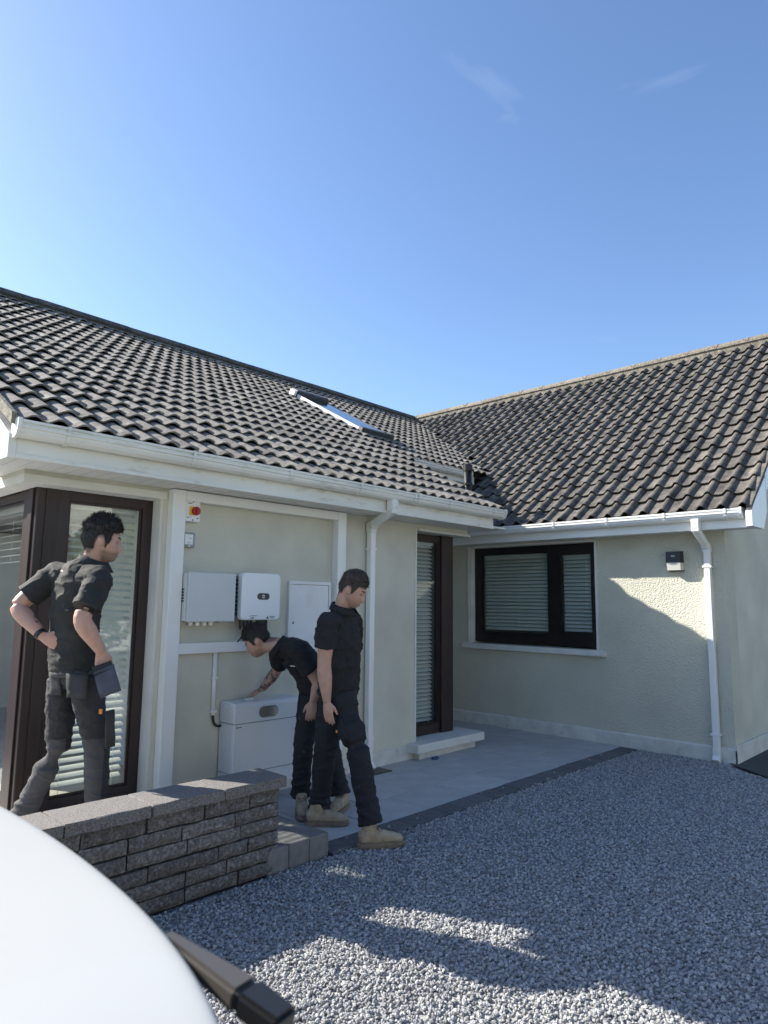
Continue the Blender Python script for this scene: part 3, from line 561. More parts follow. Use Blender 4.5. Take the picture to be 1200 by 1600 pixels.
def tile_mesh(prof, length, front, th, jit=0):
    """local: u along eave, v up the slope, w normal; front edge at v=0 raised by `front`"""
    q = random.Random(jit); bm = BM(); R = []
    rows = [(0.0, front), (length * 0.5, front * 0.5), (length, 0.0)]
    for v, h in rows: R.append([bm.verts.new((u, v + (q.uniform(-0.004, 0.004) if v == 0 else 0), z + h + (q.uniform(-0.0015, 0.0015) if v == 0 else 0))) for u, z in prof])
    F = [bm.verts.new((u, 0.002, z + front - th)) for u, z in prof]; T = [bm.verts.new(v.co) for v in R[0]]
    for i in range(2):
        for k in range(len(prof) - 1): bm.faces.new((R[i][k], R[i][k + 1], R[i + 1][k + 1], R[i + 1][k]))
    for k in range(len(prof) - 1): bm.faces.new((F[k], F[k + 1], T[k + 1], T[k]))
    B0 = [bm.verts.new((u, 0.002, z + front - th)) for u, z in prof]; B1 = [bm.verts.new((u, length * 0.6, z + front * 0.4 - th)) for u, z in prof]
    for k in range(len(prof) - 1): bm.faces.new((B0[k + 1], B0[k], B1[k], B1[k + 1]))
    for s in (0, -1): bm.faces.new((R[0][s], R[1][s], R[2][s], F[s]) if s else (F[s], R[2][s], R[1][s], R[0][s]))
    me = bpy.data.meshes.new('roof_tile'); bm.to_mesh(me); bm.free()
    for p in me.polygons: p.use_smooth = abs(p.normal.y) < 0.7
    return me
tiles = []   # (matrix, mesh variant list, projected size, roof key)
CAMP = Vector((0, 0, 1.6))
def add_tiles(key, meshes, org, U, V, W, roll, gauge, ncol, nrow, keep):
    q = random.Random(11)
    for r in range(nrow):
        for c in range(ncol):
            p = org + U * (c * roll) + V * (r * gauge)
            if not keep(p + U * roll * 0.5 + V * gauge * 0.5): continue
            rot = Matrix((U, V, W)).transposed()
            dr = Matrix.Rotation(q.gauss(0, 0.012), 3, 'Z') @ Matrix.Rotation(q.gauss(0, 0.008), 3, 'Y') @ Matrix.Rotation(q.gauss(0, 0.006), 3, 'X')
            m4 = (rot @ dr).to_4x4(); m4.translation = p + W * q.uniform(-0.002, 0.003)
            cc = p + U * roll / 2 - CAMP; d = cc.length; a = abs(cc.normalized().dot(W)) + 0.08
            z = cc.dot(FW); inv = 0 if z < 0.5 or abs(cc.dot(RT) / z) > 0.58 or cc.dot(UP) / z > 0.76 else 1
            tiles.append((m4, meshes[q.randrange(len(meshes))], inv * a * roll * gauge / d ** 2, key, q.random()))
cA = 1 / math.sqrt(1 + SA * SA); VA = Vector((0, cA, SA * cA)); WA = Vector((0, -SA * cA, cA)); UA = Vector((1, 0, 0))
cB = 1 / math.sqrt(1 + SB * SB); VB = Vector((cB, 0, SB * cB)); WB = Vector((-SB * cB, 0, cB)); UB = Vector((0, -1, 0))
gA, gB = 0.312, 0.289; rA, rB = 0.153, 0.204
mA = [tile_mesh([(u * 1.04, z) for u, z in tile_profile(rA, 0.027, 0.72)], gA + 0.05, 0.038, 0.013, k) for k in range(4)]
mB = [tile_mesh([(u * 1.03, z) for u, z in tile_profile(rB, 0.045, 0.46)], gB + 0.05, 0.036, 0.013, 10 + k) for k in range(4)]
for m_ in mA: m_.materials.append(MATS['tile_a'])
for m_ in mB: m_.materials.append(MATS['tile_b'])
add_tiles('A', mA, Vector((1.365, AE_Y + 0.02, zA(AE_Y + 0.02))), UA, VA, WA, rA, gA, 68, 21,
          lambda p: (p.x < 6.53 or (p.y > UY and p.x < vx(p.y) + 0.10)) and p.y < ARY - 0.02 and not (6.52 < p.x < 7.22 and 6.72 < p.y < 8.36))
# keep B tiles that rise above roof A
add_tiles('B', mB, Vector((BE_X + 0.01, 2.03 + rB * 40, zB(BE_X + 0.01))), UB, VB, WB, rB, gB, 40, 17,
          lambda p: (p.z > zA(p.y) - 0.05 or p.y < UY) and p.x < BRX - 0.02)
tiles.sort(key=lambda t: -t[2])
for m4, me, a, key, _ in tiles[:300]:
    o = link('roof_tile', me, None, roofA if key == 'A' else roofB); o.matrix_basis = m4
for key, par in (('A', roofA), ('B', roofB)):
    vs, fs, vr, sm = [], [], [], []
    for m4, me, a, k, rv in tiles[300:]:
        if k != key: continue
        b0 = len(vs); vs += [m4 @ v.co for v in me.vertices]; vr += [rv] * len(me.vertices)
        for p in me.polygons: fs.append([b0 + i for i in p.vertices]); sm.append(p.use_smooth)
    me = bpy.data.meshes.new('roof_tiles'); me.from_pydata(vs, [], fs); me.polygons.foreach_set('use_smooth', sm)
    at = me.attributes.new('var', 'FLOAT', 'POINT'); at.data.foreach_set('value', vr)
    tag(link('roof_tiles', me, 'tile_a' if key == 'A' else 'tile_b', par), kind='stuff')
# ridge tiles
def ridge_mesh(L_, axis, r=0.14):
    bm = BM(); R = []; q = random.Random(5)
    for t in (0, L_):
        ring = []
        for k in range(9):
            a = math.pi * (0.06 + 0.88 * k / 8); ring.append((math.cos(a) * r * 1.25, math.sin(a) * r - 0.06))
        ring += [(x * 0.84, z - 0.025) for x, z in ring[::-1]]
        R.append([bm.verts.new((t, x, z) if axis == 'x' else (x, t, z)) for x, z in ring])
    n = len(R[0])
    for k in range(n): bm.faces.new((R[0][k], R[0][(k + 1) % n], R[1][(k + 1) % n], R[1][k]))
    for r_ in R: 
        for k in range(8): bm.faces.new((r_[k], r_[k + 1], r_[n - 2 - k], r_[n - 1 - k]))
    bmesh.ops.recalc_face_normals(bm, faces=bm.faces[:])
    me = bpy.data.meshes.new('ridge_tile'); bm.to_mesh(me); bm.free(); return me
ra_ = ridge_mesh(0.444, 'x'); ra_.materials.append(MATS['ridge_shaded']); rb_ = ridge_mesh(0.444, 'y'); rb_.materials.append(MATS['ridge_sunlit'])
q = random.Random(2)
for i in range(22): link('ridge_tile', ra_, None, roofA, (1.37 + i * 0.45, ARY, RZ + 0.035 + q.uniform(-0.005, 0.005)))
for i in range(22): link('ridge_tile', rb_, None, roofB, (BRX, 2.02 + i * 0.45, RZ + 0.03 + q.uniform(-0.006, 0.006)))
hp(obj('ridge_mortar', extrude_profile([(ARY - 0.15, RZ - 0.11), (ARY - 0.145, RZ + 0.02), (ARY + 0.145, RZ + 0.02), (ARY + 0.15, RZ - 0.11)], 'x', 1.38, 11.2), 'ridge_shaded'))
hp(obj('ridge_mortar', extrude_profile([(BRX - 0.16, RZ - 0.13), (BRX - 0.15, RZ + 0.02), (BRX + 0.15, RZ + 0.02), (BRX + 0.16, RZ - 0.13)], 'y', 2.04, 11.5), 'ridge_sunlit'))
# verge of roof A left (cement edge) and valley lead
hp(slope_board('verge_edge', 1.345, 1.372, 4.40, ARY, -0.02, 0.055, zA, 'ridge_sunlit'))
hp(slope_board_x('verge_edge', 2.0, 2.045, 7.40, BRX, -0.004, 0.045, 'tile_b'))
# skylight
sk = hp(empty('skylight', (0, 0, 0)))
def on_A(name, x0, x1, y0, y1, w0, w1, m, bev=0.0):
    b = box(BM(), x0, x1, 0, (y1 - y0) / cA, w0, w1, bev); o = obj(name, b, m); o.matrix_basis = Matrix.Translation((0, y0, zA(y0))) @ Matrix((UA, VA, WA)).transposed().to_4x4(); sub(o, sk); return o
on_A('flashing', 6.50, 7.24, 6.70, 8.40, 0.0, 0.035, 'lead', 0.004)
on_A('frame', 6.55, 6.585, 6.80, 8.2, 0.036, 0.09, 'pvc', 0.004); on_A('frame', 7.155, 7.19, 6.80, 8.2, 0.036, 0.09, 'lead', 0.004)
on_A('bottom_cover', 6.54, 7.20, 6.72, 6.80, 0.036, 0.11, 'lead', 0.006); on_A('top_hood', 6.54, 7.20, 8.2, 8.36, 0.036, 0.15, 'lead', 0.02)
on_A('pane', 6.587, 7.153, 6.801, 8.199, 0.07, 0.085, 'skyglass'); on_A('backing', 6.587, 7.153, 6.801, 8.199, 0.037, 0.04, 'slat')
on_A('hood_end', 6.50, 6.539, 8.21, 8.34, 0.04, 0.13, 'pvc', 0.01)

# ---- white trim frame around the equipment wall
hp(bx('wall_frame', 2.645, 2.755, YA - 0.085, YA - 0.0005, 0.136, 2.455, 'pvc', None, 0.004))
hp(bx('wall_frame', 4.37, 4.475, YA - 0.085, YA - 0.0005, 0.146, 2.455, 'pvc', None, 0.004))
hp(bx('wall_frame', 2.756, 4.369, YA - 0.083, YA - 0.0005, 2.375, 2.4545, 'pvc', None, 0.004))

# ------------------------------------------------------------------ equipment on the wall
Y0 = YA - 0.001
t = tag(empty('isolator_switch', (2.82, Y0, 2.3)), 'white isolator box with red rotary knob on yellow plate, top of equipment wall', 'switch')
def at(o, e):
    o.parent = e; o.matrix_parent_inverse = Matrix.Translation(-e.location); return o
at(bx('housing', 2.757, 2.887, Y0 - 0.075, Y0, 2.215, 2.385, 'pvc', None, 0.006), t)
at(bx('plate', 2.788, 2.838, Y0 - 0.0775, Y0 - 0.0755, 2.265, 2.335, 'yellow'), t)
b = BM(); tube(b, [(2.842, Y0 - 0.0755, 2.30), (2.842, Y0 - 0.10, 2.30), (2.842, Y0 - 0.104, 2.30)], [0.034, 0.034, 0.028], n=24); at(obj('knob', b, 'red', None), t)
at(bx('handle', 2.834, 2.85, Y0 - 0.118, Y0 - 0.1045, 2.27, 2.33, 'red', None, 0.004), t)
for xx, zz in ((2.822, 2.372), (2.822, 2.228)): at(bx('screw', xx - 0.005, xx + 0.005, Y0 - 0.077, Y0 - 0.0752, zz - 0.005, zz + 0.005, 'print_dark'), t)
for x0, x1, zz in ((2.775, 2.812, 2.356), (2.77, 2.79, 2.243), (2.855, 2.872, 2.24), (2.80, 2.806, 2.25)): at(bx('lettering', x0, x1, Y0 - 0.0765, Y0 - 0.0752, zz, zz + 0.006, 'print_dark'), t)
t = tag(empty('wall_switch', (2.82, Y0, 2.07)), 'grey weatherproof switch with white centre below the red-knob isolator', 'switch')
at(bx('housing', 2.757, 2.868, Y0 - 0.055, Y0, 2.012, 2.132, 'switch_grey', None, 0.012, False, 3), t)
at(bx('cover', 2.772, 2.843, Y0 - 0.060, Y0 - 0.0555, 2.035, 2.115, 'pvc', None, 0.004), t)
at(bx('catch', 2.805, 2.818, Y0 - 0.064, Y0 - 0.0555, 2.016, 2.028, 'pvc', None, 0.002), t)
at(bx('marking', 2.810, 2.826, Y0 - 0.0612, Y0 - 0.0602, 2.082, 2.086, 'print_dark'), t); at(bx('marking', 2.80, 2.818, Y0 - 0.0612, Y0 - 0.0602, 2.048, 2.051, 'print_dark'), t)
t = tag(empty('junction_cabinet', (2.96, Y0, 1.44)), 'pale grey metal electrical cabinet with hinged door left of the inverter', 'cabinet')
at(bx('housing', 2.762, 3.185, Y0 - 0.135, Y0, 1.445, 1.812, 'grey_box', None, 0.004), t)
at(bx('door', 2.766, 3.192, Y0 - 0.160, Y0 - 0.138, 1.438, 1.818, 'grey_box', None, 0.006), t)
for k in range(5): at(bx('label_print', 2.7605, 2.7616, Y0 - 0.105, Y0 - 0.045, 1.59 + k * 0.022, 1.603 + k * 0.022, 'print_dark'), t)
for k in range(4):
    b = BM(); tube(b, [(2.85 + k * 0.06, Y0 - 0.07, 1.4445), (2.85 + k * 0.06, Y0 - 0.07, 1.412), (2.85 + k * 0.06, Y0 - 0.07, 1.405)], [0.018, 0.018, 0.012], n=12); at(obj('cable_gland', b, 'pvc', None), t)
for k in range(2): at(bx('catch', 3.075 + k * 0.018, 3.082 + k * 0.018, Y0 - 0.08, Y0 - 0.06, 1.43, 1.4445, 'print_dark'), t)
# inverter
t = tag(empty('inverter', (3.44, Y0, 1.45)), 'white rounded solar inverter with black oval badge on the wall', 'inverter')
def rounded_plate(x0, x1, z0, z1, y0, y1, r, n=8, soft=0.0):
    pr = []
    for cx_, cz_, a0 in ((x1 - r, z1 - r, 0), (x0 + r, z1 - r, 90), (x0 + r, z0 + r, 180), (x1 - r, z0 + r, 270)):
        for k in range(n + 1): a = math.radians(a0 + 90 * k / n); pr.append((cx_ + r * math.cos(a), cz_ + r * math.sin(a)))
    bm = BM(); R = []
    cx0, cz0 = (x0 + x1) / 2, (z0 + z1) / 2
    lay = [(y1, 0.0)] + ([(y0 + soft, 0.0), (y0 + soft * 0.3, soft * 0.3), (y0, soft)] if soft else [(y0, 0.0)])
    for yy, ins in lay: R.append([bm.verts.new((cx0 + (x - cx0) * (1 - ins / ((x1 - x0) / 2)), yy, cz0 + (z - cz0) * (1 - ins / ((z1 - z0) / 2)))) for x, z in pr])
    n_ = len(pr)
    for i in range(len(R) - 1):
        for k in range(n_): bm.faces.new((R[i][k], R[i][(k + 1) % n_], R[i + 1][(k + 1) % n_], R[i + 1][k]))
    bm.faces.new(R[0]); bm.faces.new(R[-1][::-1]); return bm
at(obj('front_cover', rounded_plate(3.245, 3.638, 1.447, 1.832, Y0 - 0.17, Y0 - 0.115, 0.042, 8, 0.008), 'inverter_white'), t)
at(bx('heat_sink', 3.262, 3.62, Y0 - 0.114, Y0 - 0.012, 1.475, 1.805, 'alu', None, 0.004), t)
for k in range(9): at(bx('fin', 3.2535, 3.2615, Y0 - 0.11, Y0 - 0.02, 1.49 + k * 0.034, 1.505 + k * 0.034, 'print_dark'), t)
at(obj('badge', rounded_plate(3.398, 3.522, 1.614, 1.668, Y0 - 0.1725, Y0 - 0.1702, 0.0265, 8), 'print_dark'), t)
b = BM()   # petal emblem and a word below it
for k in range(8):
    a = math.radians(12 + 156 * k / 7); c, s = math.cos(a), math.sin(a)
    P = [(0.003, 0), (0.010, 0.0032), (0.0155, 0.0), (0.010, -0.0032)]
    b.faces.new([b.verts.new((3.46 + u * c - v_ * s, Y0 - 0.1732, 1.641 + u * s + v_ * c)) for u, v_ in P])
at(obj('emblem', b, 'logo_white'), t)
at(bx('lettering', 3.448, 3.472, Y0 - 0.1732, Y0 - 0.1727, 1.628, 1.634, 'logo_white'), t)
for x0, x1, z0 in ((3.33, 3.345, 1.478), (3.35, 3.40, 1.480), (3.345, 3.375, 1.466), (3.34, 3.37, 1.457), (3.525, 3.585, 1.474), (3.53, 3.575, 1.464)):
    at(bx('lettering', x0, x1, Y0 - 0.1712, Y0 - 0.1702, z0, z0 + 0.0045, 'print_dark'), t)
b = BM(); b.faces.new([b.verts.new(p) for p in ((3.495, Y0 - 0.1712, 1.458), (3.521, Y0 - 0.1712, 1.458), (3.508, Y0 - 0.1712, 1.482))]); at(obj('warning_triangle', b, 'print_dark'), t)
for k, xx in enumerate((3.29, 3.325, 3.36, 3.395, 3.465, 3.49, 3.515, 3.545)):
    b = BM(); rr_ = 0.011 if k < 4 else 0.015; tube(b, [(xx, Y0 - 0.10, 1.474), (xx, Y0 - 0.10, 1.40 if k < 4 else 1.375), (xx, Y0 - 0.10, 1.37 if k < 4 else 1.355)], [rr_, rr_, rr_ * 0.6], n=10); at(obj('connector', b, 'black_plastic', None), t)
for xx, zz in ((3.31, 1.28), (3.49, 1.28), (3.52, 1.28)):
    b = BM(); tube(b, bez((xx, Y0 - 0.10, 1.36), (xx + 0.01, Y0 - 0.11, 1.31), (xx - 0.01, Y0 - 0.04, zz - 0.02)), 0.006, n=8); at(obj('cable', b, 'black_plastic', None, True), t)
# meter cabinet
t = tag(empty('meter_cabinet', (4.09, Y0, 1.15)), 'white flush meter cabinet door right of the inverter', 'cabinet')
at(obj('frame', wall_holes('x', 3.845, 4.345, 1.13, 1.785, Y0 - 0.03, Y0, [(3.872, 4.318, 1.157, 1.758)]), 'cabinet'), t)
at(bx('door', 3.876, 4.314, Y0 - 0.024, Y0 - 0.004, 1.161, 1.754, 'cabinet', None, 0.003), t)
at(bx('lock', 3.893, 3.907, Y0 - 0.027, Y0 - 0.0245, 1.405, 1.425, 'print_dark'), t)
# trunking and conduit
t = tag(empty('cable_trunking', (3.3, Y0, 1.2)), 'white horizontal cable trunking with thin conduit dropping to the battery', 'trunking')
at(bx('trunk', 2.757, 3.84, Y0 - 0.055, Y0, 1.19, 1.272, 'pvc', None, 0.003), t)
b = BM(); tube(b, [(3.118, Y0 - 0.022, 1.1895), (3.118, Y0 - 0.022, 0.70)], 0.0175, n=14); at(obj('conduit', b, 'pvc', None, True), t)
for zz in (0.98, 0.72): at(bx('saddle', 3.092, 3.144, Y0 - 0.044, Y0 - 0.0005, zz, zz + 0.02, 'pvc', None, 0.003), t)
b = BM(); tube(b, bez((3.118, Y0 - 0.022, 0.70), (3.118, Y0 - 0.03, 0.60), (3.178, Y0 - 0.05, 0.615)), 0.011, n=8); at(obj('cable', b, 'black_plastic', None, True), t)
# battery
t = tag(empty('battery_unit', (3.52, Y0 - 0.11, 0.13)), 'silver grey home battery cabinet with oval badge standing against the wall', 'battery')
BX0, BX1, BY0, BY1, BZ0, BZ1 = 3.185, 3.86, Y0 - 0.215, Y0 - 0.015, 0.14, 0.80
def bat_seg(name, z0, z1, top=False):
    r = 0.035; P = [(BY1, z0), (BY0, z0)]
    if top: P += [(BY0 + r - r * math.cos(math.radians(a)), z1 - r + r * math.sin(math.radians(a))) for a in range(0, 91, 15)] + [(BY1, z1)]
    else: P += [(BY0, z1), (BY1, z1)]
    return obj(name, extrude_profile(P, 'x', BX0 + 0.012, BX1), 'battery')
at(bat_seg('power_module', 0.642, BZ1, True), t); at(bat_seg('battery_module', 0.262, 0.636), t); at(bat_seg('base', BZ0, 0.256), t)
at(bx('core', BX0 + 0.014, BX1 - 0.01, BY0 + 0.006, BY1 - 0.002, BZ0 + 0.01, BZ1 - 0.04, 'battery_seam'), t)
for z0, z1 in ((0.645, BZ1 - 0.012), (0.265, 0.633), (BZ0 + 0.003, 0.254)):
    pr = [(BY1 - 0.004, z0), (BY0 + 0.016, z0), (BY0 + 0.016, z1 - 0.03), (BY0 + 0.026, z1 - 0.008), (BY0 + 0.045, z1), (BY1 - 0.004, z1)] if z0 > 0.6 else [(BY1 - 0.004, z0), (BY0 + 0.016, z0), (BY0 + 0.016, z1), (BY1 - 0.004, z1)]
    e_ = at(obj('side_panel', extrude_profile(pr, 'x', BX0 + 0.002, BX0 + 0.0115), 'battery_side'), t)
    if z0 < 0.6:
        for k in range(9): at(bx('side_rib', BX0 - 0.001, BX0 + 0.0019, BY0 + 0.024 + k * 0.018, BY0 + 0.036 + k * 0.018, z0 + 0.008, z1 - 0.008, 'battery_side'), t)
    else:
        for k in range(9): at(bx('side_rib', BX0 - 0.001, BX0 + 0.0019, BY0 + 0.030 + k * 0.0175, BY0 + 0.042 + k * 0.0175, z0 + 0.008, z1 - 0.03, 'battery_side'), t)
at(obj('badge_rim', rounded_plate(3.425, 3.615, 0.668, 0.756, BY0 - 0.003, BY0 - 0.0004, 0.043, 8), 'battery_seam'), t)
at(obj('badge', rounded_plate(3.431, 3.609, 0.674, 0.750, BY0 - 0.006, BY0 - 0.0031, 0.037, 8), 'silver'), t)
at(bx('lettering', 3.235, 3.262, BY0 - 0.0012, BY0 - 0.0003, 0.612, 0.618, 'print_dark'), t); at(bx('lettering', 3.215, 3.228, BY0 - 0.0012, BY0 - 0.0003, 0.608, 0.620, 'print_dark'), t)
# wall lamp on wing B
t = tag(empty('wall_lamp', (XB, 2.9, 2.0)), 'black wall security lamp with frosted lens above the shadow on the right wall', 'lamp')
at(obj('housing', extrude_profile([(XB - 0.001, 2.085), (XB - 0.001, 2.215), (XB - 0.095, 2.205), (XB - 0.105, 2.09), (XB - 0.10, 2.085)], 'y', 2.825, 2.985), 'black_plastic'), t)
at(obj('lens', extrude_profile([(XB - 0.001, 2.0), (XB - 0.001, 2.084), (XB - 0.10, 2.084), (XB - 0.085, 2.0)], 'y', 2.832, 2.978), 'lens'), t)
at(bx('bracket', XB - 0.02, XB - 0.0005, 2.82, 2.99, 1.99, 1.999, 'black_plastic'), t)
at(bx('sensor', XB - 0.108, XB - 0.103, 2.885, 2.925, 2.145, 2.165, 'switch_grey'), t)
# small socket box low on the front wall

t = tag(empty('plastic_scrap', (5.75, 4.74, 0.01)), 'small crumpled blue plastic scrap on the paving under the floor sill', 'litter')
b = BM(); bmesh.ops.create_icosphere(b, subdivisions=3, radius=0.03)
for v_ in b.verts: v_.co = Vector((v_.co.x * 1.7, v_.co.y, v_.co.z * 0.5)) * (1 + 0.5 * noise.noise(v_.co * 55))
b.transform(Matrix.Translation((5.70, 4.66, 0.018))); at(obj('crumpled_sheet', b, mat('blue', (0.03, 0.10, 0.22), 0.5), None), t)
# ------------------------------------------------------------------ garden wall
gw = tag(empty('garden_wall', (1.7, 3.5, 0)), 'low dark grey split-stone garden wall with flat cap stones in front of terrace', 'wall')
def gwp(o): return at(o, gw)
gwp(bx('wall_core', 0.32, 2.655, 3.465, 3.63, -0.05, 0.478, 'mortar'))
rb2 = random.Random(21)
def stone_mesh(L_, D_, H_, seed, amp=0.011, nx=9, nz=4):
    q = random.Random(seed); bm = BM(); g_ = {}
    for i in range(nx):
        for j in range(nz):
            e = (i in (0, nx - 1)) or (j in (0, nz - 1)); g_[i, j] = bm.verts.new((L_ * i / (nx - 1) + (q.uniform(-0.002, 0.002)), (0.006 + q.uniform(0, 0.004)) if e else -q.uniform(-0.2, 1) * amp, H_ * j / (nz - 1) + (q.uniform(-0.0025, 0.0025) if e else q.uniform(-0.004, 0.004))))
    for i in range(nx - 1):
        for j in range(nz - 1): bm.faces.new((g_[i, j], g_[i + 1, j], g_[i + 1, j + 1], g_[i, j + 1]))
    bk = {}
    for c in ((0, 0), (nx - 1, 0), (nx - 1, nz - 1), (0, nz - 1)): bk[c] = bm.verts.new((L_ * c[0] / (nx - 1), D_, H_ * c[1] / (nz - 1)))
    bm.faces.new((bk[0, 0], bk[0, nz - 1], bk[nx - 1, nz - 1], bk[nx - 1, 0]))
    bm.faces.new([g_[i, 0] for i in range(nx)][::-1] + [bk[0, 0], bk[nx - 1, 0]]); bm.faces.new([g_[i, nz - 1] for i in range(nx)] + [bk[nx - 1, nz - 1], bk[0, nz - 1]])
    bm.faces.new([g_[0, j] for j in range(nz)] + [bk[0, nz - 1], bk[0, 0]]); bm.faces.new([g_[nx - 1, j] for j in range(nz)][::-1] + [bk[nx - 1, 0], bk[nx - 1, nz - 1]])
    bmesh.ops.triangulate(bm, faces=[f for f in bm.faces if len(f.verts) > 4]); bmesh.ops.recalc_face_normals(bm, faces=bm.faces[:])
    me = bpy.data.meshes.new('stone_brick'); bm.to_mesh(me); bm.free(); me.materials.append(MATS['brick']); return me
CH = 0.0812
lens = {L_: [stone_mesh(L_ - 0.010, 0.15, CH - 0.010, int(L_ * 1000) + k) for k in range(3)] for L_ in (0.20, 0.26, 0.30, 0.34, 0.42)}
for c in range(6):
    x = 2.70 + rb2.uniform(-0.004, 0.004); first = True
    while x > 0.36:
        L_ = rb2.choice((0.20, 0.26, 0.30, 0.34, 0.42, 0.42, 0.34, 0.30)) if not first else (0.20, 0.30, 0.26, 0.20, 0.34, 0.26)[c]
        first = False
        x -= L_
        o = link('stone_brick', rb2.choice(lens[L_]), None, None, (x, 3.425 + rb2.uniform(-0.003, 0.004), 0.001 + (5 - c) * CH + rb2.uniform(-0.002, 0.002))); o.rotation_euler = (0, rb2.uniform(-0.006, 0.006), rb2.uniform(-0.008, 0.008)); gwp(o)
# end bricks (right face) run back
for c in range(6):
    o = link('stone_brick', lens[0.20][c % 3], None, None, (2.708, 3.432 + 0.20 * (c % 2) * 0.0, 0.002 + c * CH)); o.rotation_euler = (0, 0, math.pi / 2); o.scale = (1.1, 0.3, 1); gwp(o)
def cap_mesh(L_, seed):
    q = random.Random(seed); b = box(BM(), 0, L_, 0, 0.285, 0, 0.062, 0.006, 2)
    bmesh.ops.subdivide_edges(b, edges=[e for e in b.edges if e.calc_length() > 0.2], cuts=5, use_grid_fill=True)
    for v_ in b.verts:
        if v_.co.y < 0.01: v_.co.y += q.uniform(-0.006, 0.006)
        v_.co.z += q.uniform(-0.0012, 0.0012)
    bmesh.ops.recalc_face_normals(b, faces=b.faces[:]); me = bpy.data.meshes.new('cap_stone'); b.to_mesh(me); b.free(); me.materials.append(MATS['cap']); return me
x = 2.74
for k, L_ in enumerate((0.44, 0.44, 0.44, 0.44, 0.44, 0.20)):
    x -= L_; o = link('cap_stone', cap_mesh(L_ - 0.005, k), None, None, (x, 3.395 + rb2.uniform(-0.002, 0.002), 0.489)); gwp(o)

# ------------------------------------------------------------------ car at the near left
car = tag(empty('parked_car', (-0.4, 1.9, 0)), 'white car close to the camera with dark trim and black roof bar', 'car')
def cp(o): return at(o, car)
def car_body():
    bm = BM(); rings = []
    # y, right edge of roof, roof height at edge, crown height, half-height taper
    st = [(0.30, 0.25, 1.20), (0.42, 0.325, 1.235), (0.53, 0.37, 1.25), (0.66, 0.405, 1.252), (0.82, 0.43, 1.252), (1.07, 0.448, 1.250), (1.33, 0.448, 1.248), (1.8, 0.44, 1.235), (2.3, 0.42, 1.20), (2.75, 0.39, 1.10)]
    for y, xe, z in st:
        xc = -0.42; hw = xe - xc
        sec = []
        for s in [i / 14 for i in range(15)]:      # from left edge over the crown to the right edge
            u = (-1 + 2 * s) * 0.96; sec.append((xc + hw * u, z + 0.016 * (1 - abs(u) ** 3)))
        sec.append((xe - 0.006, z + 0.0005)); sec.append((xe, z - 0.008)); sec.append((xe - 0.006, z - 0.03))
        sec.insert(0, (xc - hw + 0.006, z + 0.0005)); sec.insert(0, (xc - hw, z - 0.008)); sec.insert(0, (xc - hw + 0.006, z - 0.03))
        rings.append([bm.verts.new((x, y, zz)) for x, zz in sec])
    n = len(rings[0])
    for i in range(len(rings) - 1):
        for k in range(n - 1): bm.faces.new((rings[i][k], rings[i][k + 1], rings[i + 1][k + 1], rings[i + 1][k]))
    bm.faces.new(rings[0]); bm.faces.new(rings[-1][::-1])
    o = obj('roof_panel', bm, 'car_white', None, True)
    md = o.modifiers.new('s', 'SUBSURF'); md.levels = 2; md.render_levels = 2
    return cp(o)
car_body()
cp(obj('window_band', extrude_profile([(-1.25, 1.215), (0.355, 1.215), (0.47, 0.86), (-1.32, 0.86)], 'y', 0.55, 2.6), 'car_glass'))
b = extrude_profile([(-1.33, 0.857), (0.50, 0.857), (0.56, 0.75), (0.57, 0.45), (0.52, 0.22), (-1.36, 0.22), (-1.41, 0.45), (-1.40, 0.75)], 'y', 0.34, 3.25)
bmesh.ops.bevel(b, geom=b.edges[:], offset=0.04, segments=3, affect='EDGES'); cp(obj('lower_body', b, 'car_white', None, True))
b = BM(); tube(b, [(0.372, 0.80, 1.205), (0.388, 0.66, 1.195), (0.392, 0.5, 1.18), (0.385, 0.36, 1.15)], [(0.016, 0.022)] * 4, (0, 0, 1), n=12); cp(obj('drip_trim', b, 'car_trim', None, True))
BAR0, BAR1 = Vector((0.414, 0.715, 1.238)), Vector((0.447, 0.545, 1.205))
def barbox(a, b_, wa, wb, ha, hb):
    bm = BM(); t = (b_ - a).normalized(); s = Vector((0, 0, 1)).cross(t).normalized(); u = t.cross(s); R = []
    for p, w, h in ((a, wa, ha), (b_, wb, hb)): R.append([bm.verts.new(p + s * (w * x) + u * (h * y)) for x, y in ((-1, -1), (1, -1), (1, 1), (-1, 1))])
    for k in range(4): bm.faces.new((R[0][k], R[0][(k + 1) % 4], R[1][(k + 1) % 4], R[1][k]))
    bm.faces.new(R[0][::-1]); bm.faces.new(R[1]); bmesh.ops.bevel(bm, geom=bm.edges[:], offset=0.0042, segments=4, affect='EDGES', clamp_overlap=True); return bm
ba = BAR0.lerp(BAR1, 0.70)
bar = cp(obj('roof_bar', barbox(BAR0, ba - (BAR1 - BAR0) * 0.006, 0.0085, 0.017, 0.0075, 0.012), 'car_trim'))
cp(obj('bar_end_cap', barbox(ba, BAR1, 0.0175, 0.016, 0.0125, 0.0115), 'black_plastic'))
for sx in (-1.33, 0.50):
    for yy in (0.95, 2.75):
        b = BM(); tube(b, [(sx - 0.09, yy, 0.30), (sx - 0.075, yy, 0.30), (sx + 0.055, yy, 0.30), (sx + 0.07, yy, 0.30)], [0.27, 0.30, 0.30, 0.27], n=32); w_ = cp(obj('wheel', b, 'tyre', None))
        ex = sx + 0.071 if sx > 0 else sx - 0.091
        b = BM(); tube(b, [(ex - 0.004, yy, 0.30), (ex + 0.004, yy, 0.30)], [0.19, 0.19], n=28); cp(obj('wheel_rim', b, 'rim', None))

